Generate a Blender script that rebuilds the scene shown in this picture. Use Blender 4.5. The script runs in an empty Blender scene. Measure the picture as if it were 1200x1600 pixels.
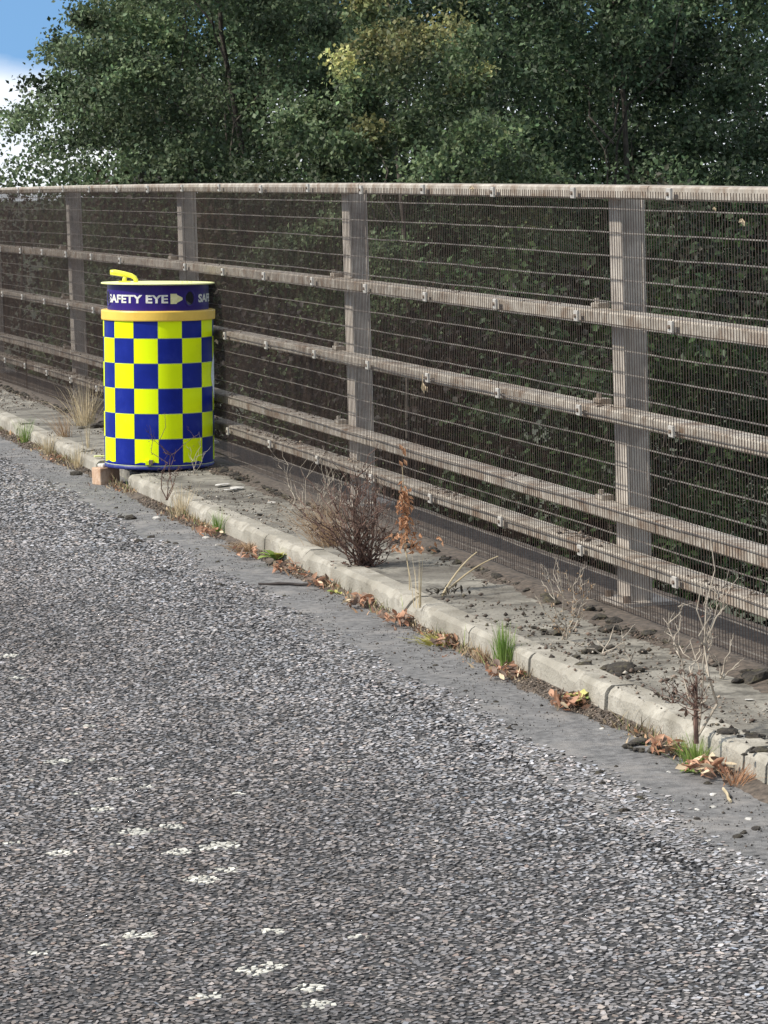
import bpy, math, random
import numpy as np
from mathutils import Vector, Matrix, Quaternion

random.seed(7); rng = np.random.default_rng(7)
sc = bpy.context.scene
C = sc.collection
PI = math.pi

# ------------------------------------------------------------------ camera
F_PX, PITCH, ROLL, EYE = 5333.0, 0.102454, math.radians(-1.7), 1.69
cam_d = bpy.data.cameras.new('camera'); cam = bpy.data.objects.new('camera', cam_d); C.objects.link(cam)
M3 = Matrix.Rotation(PI/2 - PITCH, 3, 'X') @ Matrix.Rotation(ROLL, 3, 'Z')
cam.matrix_world = Matrix.Translation((0, 0, EYE)) @ M3.to_4x4()
cam_d.sensor_fit = 'VERTICAL'; cam_d.sensor_height = 36.0; cam_d.sensor_width = 27.0
cam_d.lens = F_PX/1600*36.0
cam_d.clip_start = 0.1; cam_d.clip_end = 3000
sc.camera = cam

# ------------------------------------------------------------------ sky and sun
SUN_EL, SUN_AZ = math.radians(44), math.radians(-107)        # azimuth clockwise from +Y
w = bpy.data.worlds.new('World'); sc.world = w; w.use_nodes = True
nt = w.node_tree; nt.nodes.clear()
def wn(t, **k):
    n = nt.nodes.new(t)
    for a, b in k.items(): setattr(n, a, b)
    return n
out = wn('ShaderNodeOutputWorld'); bg = wn('ShaderNodeBackground'); bg.inputs['Strength'].default_value = 0.105
sky = wn('ShaderNodeTexSky', sky_type='NISHITA', sun_disc=False)
sky.sun_elevation = SUN_EL; sky.sun_rotation = SUN_AZ; sky.air_density = 1.0; sky.dust_density = 0.4; sky.ozone_density = 0.3
tc = wn('ShaderNodeTexCoord'); up_ = wn('ShaderNodeVectorMath', operation='ADD'); up_.inputs[1].default_value = (0, 0, .42)
nt.links.new(tc.outputs['Generated'], up_.inputs[0]); nm_ = wn('ShaderNodeVectorMath', operation='NORMALIZE'); nt.links.new(up_.outputs[0], nm_.inputs[0]); nt.links.new(nm_.outputs[0], sky.inputs['Vector'])
mp = wn('ShaderNodeMapping'); mp.inputs['Scale'].default_value = (1, 1, 2.2); mp.inputs['Location'].default_value = (0.05, 0.0, 0.0)
n1 = wn('ShaderNodeTexNoise'); n1.inputs['Scale'].default_value = 7.0; n1.inputs['Detail'].default_value = 9; n1.inputs['Roughness'].default_value = 0.55
r1 = wn('ShaderNodeValToRGB'); r1.color_ramp.elements[0].position = 0.36; r1.color_ramp.elements[1].position = 0.64
n2 = wn('ShaderNodeTexNoise'); n2.inputs['Scale'].default_value = 16.0; n2.inputs['Detail'].default_value = 6
r2 = wn('ShaderNodeValToRGB'); r2.color_ramp.elements[0].position = 0.3; r2.color_ramp.elements[1].position = 0.75
r2.color_ramp.elements[0].color = (4.6, 5.1, 5.8, 1); r2.color_ramp.elements[1].color = (6.9, 7.0, 7.1, 1)
mx = wn('ShaderNodeMix', data_type='RGBA')
L = nt.links.new
L(tc.outputs['Generated'], mp.inputs['Vector']); L(mp.outputs['Vector'], n1.inputs['Vector']); L(mp.outputs['Vector'], n2.inputs['Vector'])
sx = wn('ShaderNodeSeparateXYZ'); L(tc.outputs['Generated'], sx.inputs['Vector'])
rz_ = wn('ShaderNodeValToRGB'); e_ = rz_.color_ramp.elements          # a bank of cumulus low down, clearer air above it, broken cloud overhead
e_[0].position = 0.0; e_[0].color = (.75, .75, .75, 1); e_[1].position = .30; e_[1].color = (.55, .55, .55, 1)
for p_, c_ in ((.024, .70), (.036, .34), (.075, .34)):
    q_ = e_.new(p_); q_.color = (c_, c_, c_, 1)
L(sx.outputs['Z'], rz_.inputs['Fac'])
ad = wn('ShaderNodeMath', operation='ADD'); L(n1.outputs['Fac'], ad.inputs[0]); L(rz_.outputs['Color'], ad.inputs[1])
sb = wn('ShaderNodeMath', operation='SUBTRACT'); L(ad.outputs[0], sb.inputs[0]); sb.inputs[1].default_value = 0.5
L(sb.outputs[0], r1.inputs['Fac']); L(n2.outputs['Fac'], r2.inputs['Fac'])
tn = wn('ShaderNodeMix', data_type='RGBA', blend_type='MULTIPLY'); tn.inputs['Factor'].default_value = 1.0; tn.inputs[7].default_value = (.88, 1.12, 1.18, 1)
L(sky.outputs['Color'], tn.inputs[6]); L(r1.outputs['Color'], mx.inputs['Factor']); L(tn.outputs[2], mx.inputs[6]); L(r2.outputs['Color'], mx.inputs[7])
L(mx.outputs[2], bg.inputs['Color']); L(bg.outputs['Background'], out.inputs['Surface'])

sd = bpy.data.lights.new('sun', 'SUN'); sd.energy = 3.0; sd.angle = math.radians(2.5); sd.color = (1.0, 0.95, 0.87)
so = bpy.data.objects.new('sun', sd); C.objects.link(so)
sv = Vector((math.sin(SUN_AZ)*math.cos(SUN_EL), math.cos(SUN_AZ)*math.cos(SUN_EL), math.sin(SUN_EL)))
so.rotation_euler = sv.to_track_quat('Z', 'Y').to_euler()

sc.view_settings.view_transform = 'Standard'; sc.view_settings.look = 'None'
sc.view_settings.exposure = 0.85; sc.view_settings.gamma = 1.0; sc.view_settings.use_curve_mapping = False
sc.cycles.max_bounces = 6; sc.cycles.transparent_max_bounces = 4

# ------------------------------------------------------------------ frame of the bridge: s along the parapet (away), n across (off the road)
D = Vector((-0.250019, 0.968241, 0)); N = Vector((0.968241, 0.250019, 0))
DROT = math.atan2(D.y, D.x)
def W(s, n, z=0.0): return D*s + N*n + Vector((0, 0, z))
PAV = 0.12; ROAD = 0.032; KERB_N = 3.115; FEN = 3.66
def ray(px, py): return M3 @ Vector(((px-600)/F_PX, (800-py)/F_PX, -1))
def G(px, py, z=0.0):
    if z < .1: z += ROAD
    r = ray(px, py); return Vector((0, 0, EYE)) + r*((z-EYE)/r.z)
def GF(px, py, z=0.):        # on the gutter side of the kerb for things on the road
    p = G(px, py, z); n_ = p.dot(N)
    if z < .1 and n_ > KERB_N-.03: p -= N*(n_-KERB_N+.03)
    return p
def AT(px, py, Y):
    r = ray(px, py); return Vector((0, 0, EYE)) + r*(Y/r.y)
def crest(s): s = np.minimum(s, 27.0); return 0.00034*(s-9.5)*(25.2-s)

# ------------------------------------------------------------------ materials
def mat(name, col, col2=None, scale=6.0, rough=0.8, bump=0.0, bscale=60.0, metal=0.0, lo=0.35, hi=0.65, attr=False, transl=0.0, spec=0.5, detail=8, col3=None, scale3=2.0, lo3=.5, hi3=.7, stretch=None):
    m = bpy.data.materials.new(name); m.use_nodes = True
    t = m.node_tree; p = t.nodes['Principled BSDF']; l = t.links.new
    p.inputs['Roughness'].default_value = rough; p.inputs['Metallic'].default_value = metal
    p.inputs['Specular IOR Level'].default_value = spec
    co = t.nodes.new('ShaderNodeTexCoord'); vec = co.outputs['Object']
    ge = t.nodes.new('ShaderNodeNewGeometry'); vec = ge.outputs['Position']
    if stretch:
        mm = t.nodes.new('ShaderNodeMapping'); mm.inputs['Scale'].default_value = stretch; l(vec, mm.inputs['Vector']); vec = mm.outputs['Vector']
    cur = None
    if attr:
        a = t.nodes.new('ShaderNodeAttribute'); a.attribute_name = 'col'; cur = a.outputs['Color']
    if col2:
        nz = t.nodes.new('ShaderNodeTexNoise'); nz.inputs['Scale'].default_value = scale; nz.inputs['Detail'].default_value = detail; nz.inputs['Roughness'].default_value = 0.65
        l(vec, nz.inputs['Vector'])
        rr = t.nodes.new('ShaderNodeMapRange'); rr.inputs[1].default_value = lo; rr.inputs[2].default_value = hi; l(nz.outputs['Fac'], rr.inputs[0])
        mi = t.nodes.new('ShaderNodeMix'); mi.data_type = 'RGBA'; l(rr.outputs[0], mi.inputs['Factor'])
        mi.inputs[6].default_value = (*col, 1); mi.inputs[7].default_value = (*col2, 1)
        if attr:
            mu = t.nodes.new('ShaderNodeMix'); mu.data_type = 'RGBA'; mu.blend_type = 'MULTIPLY'; mu.inputs['Factor'].default_value = 1
            l(cur, mu.inputs[6]); l(mi.outputs[2], mu.inputs[7]); cur = mu.outputs[2]
        else: cur = mi.outputs[2]
    if col3:
        nz = t.nodes.new('ShaderNodeTexNoise'); nz.inputs['Scale'].default_value = scale3; nz.inputs['Detail'].default_value = 10; nz.inputs['Roughness'].default_value = 0.7
        l(vec, nz.inputs['Vector'])
        rr = t.nodes.new('ShaderNodeMapRange'); rr.inputs[1].default_value = lo3; rr.inputs[2].default_value = hi3; l(nz.outputs['Fac'], rr.inputs[0])
        mi = t.nodes.new('ShaderNodeMix'); mi.data_type = 'RGBA'; l(rr.outputs[0], mi.inputs['Factor'])
        l(cur, mi.inputs[6]); mi.inputs[7].default_value = (*col3, 1); cur = mi.outputs[2]
    if cur is None: p.inputs['Base Color'].default_value = (*col, 1)
    else: l(cur, p.inputs['Base Color'])
    if bump:
        bz = t.nodes.new('ShaderNodeTexNoise'); bz.inputs['Scale'].default_value = bscale; bz.inputs['Detail'].default_value = 6
        l(vec, bz.inputs['Vector'])
        bp = t.nodes.new('ShaderNodeBump'); bp.inputs['Strength'].default_value = 0.8; bp.inputs['Distance'].default_value = bump
        l(bz.outputs['Fac'], bp.inputs['Height']); l(bp.outputs['Normal'], p.inputs['Normal'])
    if transl:
        tr = t.nodes.new('ShaderNodeBsdfTranslucent'); ms = t.nodes.new('ShaderNodeMixShader'); ms.inputs[0].default_value = transl
        if cur is not None: l(cur, tr.inputs['Color'])
        else: tr.inputs['Color'].default_value = (*col, 1)
        o = t.nodes['Material Output']; l(p.outputs[0], ms.inputs[1]); l(tr.outputs[0], ms.inputs[2]); l(ms.outputs[0], o.inputs['Surface'])
    return m

MT = dict(
    road=mat('bitumen_binder', (.022, .021, .021), (.042, .04, .038), 30, .85, .004, 120),
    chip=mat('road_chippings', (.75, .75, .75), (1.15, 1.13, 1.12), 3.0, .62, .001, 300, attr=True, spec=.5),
    channel=mat('smooth_asphalt', (.072, .069, .066), (.212, .203, .194), 38, .8, .004, 260, lo=.32, hi=.68, col3=(.25, .23, .21), scale3=5.0, lo3=.5, hi3=.70),
    pave=mat('weathered_concrete', (.10, .09, .072), (.32, .295, .245), 9, .9, .007, 60, lo=.4, hi=.6, col3=(.075, .064, .05), scale3=4.5, lo3=.48, hi3=.62),
    kerb=mat('kerb_concrete', (.215, .19, .15), (.46, .425, .355), 20, .9, .006, 110, lo=.3, hi=.7, col3=(.13, .112, .08), scale3=5.0, lo3=.46, hi3=.68),
    rail=mat('weathered_rail_metal', (.25, .21, .165), (.47, .42, .35), 18, .65, .0008, 200, metal=.1, col3=(.16, .098, .056), scale3=7, lo3=.47, hi3=.68),
    post=mat('weathered_post_metal', (.37, .32, .265), (.52, .46, .39), 8, .65, .0006, 150, metal=.1, col3=(.17, .14, .12), scale3=5, lo3=.46, hi3=.7),
    wire=mat('dull_mesh_wire', (.024, .014, .009), (.062, .038, .026), 9, .6, metal=.2),
    wireh=mat('galvanised_wire', (.12, .10, .09), (.30, .27, .23), 9, .5, metal=.3),
    clamp=mat('galvanised_plate', (.33, .30, .26), (.50, .465, .41), 40, .5, metal=.2),
    bolt=mat('rusty_bolt', (.10, .07, .05), (.16, .12, .09), 60, .7),
    blue=mat('blue_sheeting', (.003, .013, .19), (.007, .020, .245), 9, .38, spec=.25, col3=(.03, .045, .24), scale3=9, lo3=.55, hi3=.9),
    lime=mat('fluorescent_yellow_sheeting', (.76, .92, .0), (.82, .97, .003), 5, .42, spec=.2, col3=(.62, .74, .05), scale3=7, lo3=.58, hi3=.95),
    seam=mat('pale_edge_film', (.60, .66, .30), (.68, .72, .42), 20, .5),
    collar=mat('violet_blue_paint', (.020, .008, .13), (.028, .011, .16), 8, .3, spec=.3),
    amber=mat('amber_plastic', (.74, .46, .06), (.84, .55, .09), 6, .42),
    lid=mat('pale_yellow_paint', (.80, .82, .30), (.86, .87, .46), 7, .4),
    handle=mat('yellow_tube', (.82, .76, .05), (.86, .80, .09), 10, .35),
    letter=mat('faded_white_print', (.42, .42, .36), (.74, .73, .66), 40, .5, lo=.3, hi=.55),
    arrow=mat('pale_yellow_print', (.60, .58, .25), (.74, .72, .42), 40, .5),
    lens=mat('dark_lens', (.006, .006, .016), rough=.08),
    white=mat('white_backing', (.72, .72, .74), (.80, .80, .80), 20, .5),
    rim=mat('dull_blue_rim', (.012, .02, .17), (.09, .09, .16), 26, .45, lo=.5, hi=.75),
    brick=mat('pale_brick', (.38, .23, .14), (.52, .36, .25), 18, .9, .003, 120, col3=(.62, .50, .38), scale3=9, lo3=.5, hi3=.72),
    soil=mat('dry_soil', (.035, .027, .02), (.13, .10, .075), 40, .95),
    crumb=mat('soil_crumbs', (.8, .8, .8), (1.1, 1.1, 1.1), 20, .95, attr=True),
    clod=mat('dark_moss_clod', (.014, .011, .009), (.06, .05, .037), 45, .95, .006, 140, col3=(.11, .095, .05), scale3=22, lo3=.52, hi3=.72),
    leafpile=mat('dead_leaf', (.34, .15, .085), (.60, .36, .23), 14, .75, transl=.25),
    leafdark=mat('dark_dead_leaf', (.10, .065, .048), (.27, .19, .14), 18, .8, transl=.15),
    leafpale=mat('pale_dead_leaf', (.60, .48, .30), (.72, .58, .40), 18, .8, transl=.2),
    weedgreen=mat('weed_leaf', (.22, .36, .07), (.40, .48, .14), 20, .6, transl=.35),
    weedlime=mat('yellowing_leaf', (.50, .50, .12), (.64, .58, .25), 20, .6, transl=.3),
    grass=mat('green_grass', (.13, .24, .04), (.30, .38, .10), 12, .6, transl=.3),
    straw=mat('dry_straw', (.42, .33, .19), (.60, .50, .33), 16, .8, transl=.15),
    tan=mat('tan_grass', (.34, .22, .13), (.46, .33, .20), 16, .8, transl=.15),
    twig=mat('dark_twig', (.055, .031, .023), (.20, .115, .085), 24, .9),
    paletwig=mat('pale_twig', (.30, .25, .19), (.46, .40, .32), 24, .9),
    orange=mat('orange_dead_leaf', (.36, .17, .08), (.56, .33, .19), 24, .7, transl=.3),
    yellowmoss=mat('yellow_moss', (.36, .33, .06), (.50, .44, .14), 30, .9, transl=.1),
    stick=mat('black_stick', (.016, .012, .010), (.04, .03, .025), 30, .9),
    pebble=mat('pale_pebble', (.38, .36, .32), (.60, .57, .52), 30, .8),
    leaf=mat('tree_leaf', (.8, .8, .8), (1.15, 1.15, 1.1), 1.2, .55, attr=True, transl=.32, spec=.3),
    bark=mat('bark', (.045, .036, .028), (.10, .085, .068), 12, .95, .01, 30),
    earth=mat('embankment_earth', (.03, .035, .018), (.07, .075, .035), 1.2, .95, .05, 3),
)

# ------------------------------------------------------------------ mesh helpers
class MB:
    def __init__(s): s.v = []; s.f = []; s.mi = []
    def add(s, vs, fs, k=0):
        o = len(s.v); s.v.extend(tuple(v) for v in vs); s.f.extend(tuple(i+o for i in f) for f in fs); s.mi.extend([k]*len(fs))
    def box(s, o, ax, ay, az, bev=0.0, k=0):
        """o: centre, ax/ay/az: half-extent vectors; bev chamfers the four long edges along ax"""
        o, ax, ay, az = Vector(o), Vector(ax), Vector(ay), Vector(az)
        if not bev:
            p = [o+ax*i+ay*j+az*q for i in (-1, 1) for j in (-1, 1) for q in (-1, 1)]
            s.add(p, [(0, 1, 3, 2), (4, 6, 7, 5), (0, 4, 5, 1), (2, 3, 7, 6), (0, 2, 6, 4), (1, 5, 7, 3)], k); return
        by, bz = ay.normalized()*bev, az.normalized()*bev
        prof = [ay-by-az, ay-az+bz, ay+az-bz, ay-by+az, -ay+by+az, -ay+az-bz, -ay-az+bz, -ay+by-az]
        n = 8; vs = [o-ax+q for q in prof]+[o+ax+q for q in prof]
        fs = [(i, (i+1) % n, (i+1) % n+n, i+n) for i in range(n)]+[tuple(range(n-1, -1, -1)), tuple(range(n, 2*n))]
        s.add(vs, fs, k)
    def tube(s, pts, rad, n=5, cap=True, k=0):
        pts = [Vector(p) for p in pts]; m = len(pts)
        if not hasattr(rad, '__len__'): rad = [rad]*m
        vs = []; ref = None
        for i, p in enumerate(pts):
            t = (pts[min(i+1, m-1)]-pts[max(i-1, 0)])
            t = t.normalized() if t.length > 1e-9 else Vector((0, 0, 1))
            if ref is None: ref = Vector((1, 0, 0)) if abs(t.x) < .8 else Vector((0, 1, 0))
            u = (ref - t*ref.dot(t)).normalized(); v = t.cross(u); ref = u
            for j in range(n):
                a = 2*PI*j/n; vs.append(p+(u*math.cos(a)+v*math.sin(a))*rad[i])
        fs = [(i*n+j, i*n+(j+1) % n, (i+1)*n+(j+1) % n, (i+1)*n+j) for i in range(m-1) for j in range(n)]
        if cap: fs += [tuple(range(n-1, -1, -1)), tuple(range((m-1)*n, m*n))]
        s.add(vs, fs, k)
    def lathe(s, prof, n=64, k=0, cap=True):
        vs = [(r*math.cos(2*PI*j/n), r*math.sin(2*PI*j/n), z) for r, z in prof for j in range(n)]
        m = len(prof)
        fs = [(i*n+j, i*n+(j+1) % n, (i+1)*n+(j+1) % n, (i+1)*n+j) for i in range(m-1) for j in range(n)]
        if cap: fs += [tuple(range(n-1, -1, -1)), tuple(range((m-1)*n, m*n))]
        s.add(vs, fs, k)
    def blade(s, base, tip, width, bend, seg=3, k=0):
        base, tip = Vector(base), Vector(tip); d = tip-base
        side = d.cross(Vector((random.uniform(-1, 1), random.uniform(-1, 1), .2)))
        side = side.normalized() if side.length > 1e-6 else Vector((1, 0, 0))
        vs = []
        for i in range(seg+1):
            t = i/seg; c = base+d*t+Vector(bend)*(t*(1-t)*4); ww = width*(1-t*.92)/2
            vs += [c-side*ww, c+side*ww]
        s.add(vs, [(2*i, 2*i+1, 2*i+3, 2*i+2) for i in range(seg)], k)
    def leaf(s, c, a, nrm, ln, wd, fold=.25, k=0):
        c, a, nrm = Vector(c), Vector(a).normalized(), Vector(nrm).normalized()
        b = nrm.cross(a); b = b.normalized() if b.length > 1e-6 else Vector((1, 0, 0))
        up = a.cross(b)
        q = [c, c+a*ln*.45-b*wd*.5+up*wd*fold, c+a*ln, c+a*ln*.45+b*wd*.5+up*wd*fold, c+a*ln*.5]
        s.add(q, [(0, 4, 1), (1, 4, 2), (0, 3, 4), (3, 2, 4)], k)
    def build(s, name, m=None, parent=None, smooth=False, loc=None):
        me = bpy.data.meshes.new(name); me.from_pydata(s.v, [], s.f); me.update()
        ms = m if isinstance(m, (list, tuple)) else [m]
        for x in ms:
            if x: me.materials.append(x)
        if len(ms) > 1: me.polygons.foreach_set('material_index', s.mi)
        if smooth: me.polygons.foreach_set('use_smooth', [True]*len(me.polygons))
        return link(name, me, parent, loc)
def link(name, me, parent=None, loc=None):
    o = bpy.data.objects.new(name, me); C.objects.link(o)
    if parent: o.parent = parent
    if loc is not None: o.location = loc
    return o
def tag(o, label=None, cat=None, group=None, kind=None):
    for k, v in (('label', label), ('category', cat), ('group', group), ('kind', kind)):
        if v: o[k] = v
    return o
def empty(name, loc=(0, 0, 0), label=None, cat=None, group=None):
    o = bpy.data.objects.new(name, None); C.objects.link(o); o.location = loc; o.empty_display_size = .1
    return tag(o, label, cat, group)
def bevel_mod(o, wd, seg=2):
    b = o.modifiers.new('bevel', 'BEVEL'); b.width = wd; b.segments = seg; b.limit_method = 'ANGLE'; return o
def np_mesh(name, verts, faces_flat, counts, cols, m, parent=None, smooth=False):
    me = bpy.data.meshes.new(name)
    me.vertices.add(len(verts)); me.vertices.foreach_set('co', verts.astype(np.float32).ravel())
    me.loops.add(len(faces_flat)); me.loops.foreach_set('vertex_index', faces_flat.astype(np.int32))
    me.polygons.add(len(counts))
    st = np.concatenate([[0], np.cumsum(counts)[:-1]]).astype(np.int32)
    me.polygons.foreach_set('loop_start', st)
    me.update(calc_edges=True); me.validate()
    if cols is not None:
        a = me.attributes.new('col', 'FLOAT_COLOR', 'POINT')
        a.data.foreach_set('color', np.concatenate([cols, np.ones((len(cols), 1))], 1).astype(np.float32).ravel())
    me.materials.append(m)
    if smooth: me.polygons.foreach_set('use_smooth', np.ones(len(counts), bool))
    return link(name, me, parent)

# smooth 2-D value noise for masks in numpy
_tab = rng.random((256, 256))
def vnoise(x, y):
    xi = np.floor(x).astype(int); yi = np.floor(y).astype(int); fx = x-xi; fy = y-yi
    fx = fx*fx*(3-2*fx); fy = fy*fy*(3-2*fy)
    g = lambda a, b: _tab[a % 256, b % 256]
    return (g(xi, yi)*(1-fx)+g(xi+1, yi)*fx)*(1-fy)+(g(xi, yi+1)*(1-fx)+g(xi+1, yi+1)*fx)*fy
def fbm(x, y, o=3):
    t = 0; a = .5
    for i in range(o): t = t+a*vnoise(x*2**i+17*i, y*2**i+5*i); a *= .5
    return t/(1-.5**o)

# ------------------------------------------------------------------ ground, road, channel, pavement, kerb
mb = MB(); R0 = 900
mb.add([(-R0, -R0, -6), (R0, -R0, -6), (R0, R0, -6), (-R0, R0, -6)], [(0, 1, 2, 3)])
tag(mb.build('ground', MT['earth']), kind='structure')
mb = MB()
mb.box(W(20, -3.0, -.41), D*70, N*7.2, (0, 0, .40))
tag(mb.build('bridge_deck', MT['pave']), kind='structure')
mb = MB()
mb.add([W(-50, -10, ROAD), W(-50, KERB_N+.119, ROAD), W(90, KERB_N+.119, ROAD), W(90, -10, ROAD)], [(0, 1, 2, 3)])
tag(mb.build('road', MT['road']), kind='structure')

# the same chipped surface beyond the part whose stones are built one by one
def chipped_far():
    m = MT['road'].copy(); m.name = 'distant_chippings'; t = m.node_tree; l = t.links.new; p = t.nodes['Principled BSDF']
    g = t.nodes.new('ShaderNodeNewGeometry'); v = t.nodes.new('ShaderNodeTexVoronoi'); v.inputs['Scale'].default_value = 64; l(g.outputs['Position'], v.inputs['Vector'])
    e = t.nodes.new('ShaderNodeTexVoronoi'); e.feature = 'DISTANCE_TO_EDGE'; e.inputs['Scale'].default_value = 64; l(g.outputs['Position'], e.inputs['Vector'])
    a = t.nodes.new('ShaderNodeMapRange'); a.inputs[1].default_value = .05; a.inputs[2].default_value = .16; l(e.outputs['Distance'], a.inputs[0])
    h = t.nodes.new('ShaderNodeSeparateColor'); l(v.outputs['Color'], h.inputs[0])
    c = t.nodes.new('ShaderNodeMix'); c.data_type = 'RGBA'; l(h.outputs[0], c.inputs['Factor']); c.inputs[6].default_value = (.095, .088, .082, 1); c.inputs[7].default_value = (.25, .235, .22, 1)
    q = t.nodes.new('ShaderNodeMix'); q.data_type = 'RGBA'; l(a.outputs[0], q.inputs['Factor']); q.inputs[6].default_value = (.024, .023, .022, 1); l(c.outputs[2], q.inputs[7]); l(q.outputs[2], p.inputs['Base Color'])
    b = t.nodes.new('ShaderNodeBump'); b.inputs['Distance'].default_value = .004; l(a.outputs[0], b.inputs['Height']); l(b.outputs['Normal'], p.inputs['Normal'])
    z = ROAD+.003; P = lambda x, y: Vector((x, y, z)); mb = MB()
    mb.add([P(-.1125*6-.10, 6), P(-.1125*26-.10, 26), W(30, -10, z), W(0, -10, z)], [(0, 1, 2, 3)])
    mb.add([W(-50, -10, z), W(-50, 2.8, z), W(5.5, 2.8, z), P(-.1125*6-.10, 6), W(0, -10, z)], [(0, 1, 2, 3, 4)])
    mb.add([W(30, -10, z), P(-.1125*26-.10, 26), W(26.1, 2.8, z), W(90, 2.8, z), W(90, -10, z)], [(0, 1, 2, 3, 4)])
    tag(mb.build('road_surface', m), kind='structure')
chipped_far()

def chan_edge(s):      # n of the wavy edge between the smooth channel and the chippings
    s = np.asarray(s, float)
    return KERB_N-.295+.10*(vnoise(s*1.3, s*0+3.3)-.5)+.07*(vnoise(s*6, s*0+9.1)-.5)+.04*(vnoise(s*21, s*0+1.1)-.5)
ss = np.arange(-5, 60, .04); ce = chan_edge(ss)
mb = MB(); vs = []
for a, b in zip(ss, ce): vs += [W(a, b-.11-.10*float(vnoise(np.array(a*2.1), np.array(4.4))), ROAD+.004), W(a, KERB_N+.118, ROAD+.004)]
mb.add(vs, [(2*i+1, 2*i, 2*i+2, 2*i+3) for i in range(len(ss)-1)])
tag(mb.build('gutter_strip', MT['channel']), kind='structure')

# chippings: individual little stones pressed into the binder
def chips():
    P = []
    for y0, y1, pitch in ((6.0, 15.0, .0152), (15.0, 26.0, .0185)):
        xs = np.arange(-4, 2.5, pitch); ys = np.arange(y0, y1, pitch*.866)
        gx, gy = np.meshgrid(xs, ys); gx[1::2] += pitch/2
        gx = gx.ravel(); gy = gy.ravel()
        k = (gx > -.1125*gy-.60) & (gx < .1125*gy+.4) & (rng.random(len(gx)) < np.clip((gx+.1125*gy+.60)/.48, 0, 1)**1.5)
        gx, gy = gx[k], gy[k]
        gx = gx+rng.normal(0, pitch*.22, len(gx)); gy = gy+rng.normal(0, pitch*.22, len(gx))
        s = gx*D.x+gy*D.y; n = gx*N.x+gy*N.y
        e = chan_edge(s); dd = e-n
        keep = (dd > -.02) & ((dd > 0) | (rng.random(len(s)) < .3)) & (rng.random(len(s)) < np.clip(.30+dd/.09, 0, 1)) & (rng.random(len(s)) < .94)
        P.append(np.stack([gx[keep], gy[keep], np.full(keep.sum(), pitch), s[keep], n[keep], dd[keep]], 1))
    P = np.concatenate(P); K = len(P)
    NS = 5
    ang = (np.arange(NS)/NS*2*PI)[None]+rng.normal(0, .28, (K, NS))+rng.random((K, 1))*6.28
    rad = P[:, 2:3]*.545*rng.uniform(.6, 1.15, (K, 1))*rng.uniform(.7, 1.25, (K, NS))
    h = P[:, 2]*rng.uniform(.06, .24, K)
    # softly worn, sunk areas
    tilt = rng.normal(0, .15, (K, 2))
    ca, sa = np.cos(ang), np.sin(ang)
    el = rng.uniform(.62, 1.0, (K, 1)); er = rng.random((K, 1))*6.28
    ux, uy = rad*ca/np.sqrt(el), rad*sa*np.sqrt(el)
    bx, by = ux*np.cos(er)-uy*np.sin(er), ux*np.sin(er)+uy*np.cos(er); tx, ty = bx*.90, by*.90
    h = h+.0035*np.clip((.22-P[:, 5])/.05, 0, 1)
    base = np.stack([P[:, 0:1]+bx, P[:, 1:2]+by, np.full((K, NS), -.001)], 2)
    tz = h[:, None]+tx*tilt[:, 0:1]+ty*tilt[:, 1:2]
    top = np.stack([P[:, 0:1]+tx, P[:, 1:2]+ty, np.maximum(tz, .0012)], 2)
    V = np.concatenate([base, top, top], 1).reshape(-1, 3); V[:, 2] += ROAD
    quad = np.array([[i, (i+1) % NS, NS+(i+1) % NS, NS+i] for i in range(NS)]).ravel()
    one = np.concatenate([quad, np.arange(2*NS, 3*NS)])
    Fv = (one[None]+(np.arange(K)*3*NS)[:, None]).ravel()
    cnt = np.tile(np.array([4]*NS+[NS]), K)
    # colour of each stone
    g = rng.lognormal(math.log(.275), .27, K).clip(.08, .50)
    warm = rng.normal(0, 1, K)
    col = np.stack([g*(1.05+.05*warm), g*(1+.005*warm), g*(.985-.045*warm)], 1)
    pink = rng.random(K) < .04; col[pink] *= np.array([1.12, .98, .91])
    x, y, n = P[:, 0], P[:, 1], P[:, 4]
    dark = np.clip(np.clip((2.45-n)/.8, 0, 1)*(.62+1.5*(fbm(x*1.3+4, y*.5+2)-.42)), 0, 1)
    col *= (1-.52*dark)[:, None]; col *= 1+dark[:, None]*np.array([.10, 0, -.09])
    col *= (1+.8*(fbm(x*1.0+9, y*.4+3)-.5))[:, None]
    pale = np.clip((.22-P[:, 5])/.2, 0, 1)*(fbm(x*2, y*2) > .5)*.12
    col = col*(1+pale[:, None]*np.array([1.0, .88, .80]))
    lich = np.zeros(K, bool)
    # lichen blotches on the surface, where the photograph has them
    for px, py, wpx in [(90, 1190, 44), (145, 1187, 20), (185, 1218, 26), (155, 1265, 40), (215, 1300, 52), (270, 1292, 40), (340, 1322, 62), (280, 1332, 44), (352, 1360, 44), (318, 1375, 54),
                        (95, 1333, 44), (215, 1462, 46), (160, 1478, 20), (400, 1518, 62), (430, 1510, 40), (485, 1545, 44), (325, 1558, 46), (495, 1570, 50), (60, 1490, 40), (425, 1455, 40),
                        (18, 1025, 30), (25, 1060, 24), (20, 1318, 24), (140, 1135, 20), (45, 1218, 20), (540, 1200, 24), (560, 1465, 30), (230, 1230, 24), (120, 1240, 20), (370, 1240, 20), (180, 1320, 16)]:
        c = G(px, py); sc_ = F_PX/c.y; rx = wpx/2/sc_; ry = rx*.95
        q = ((x-c.x)/rx)**2+((y-c.y)/ry)**2+1.6*(fbm(x*60, y*60, 2)-.5)+.5*(rng.random(K)-.5)
        k = q < 1.15
        v = rng.uniform(.40, .74, k.sum())[:, None]
        col[k] = v*np.array([1.0, .96, .83]); lich |= k
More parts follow.
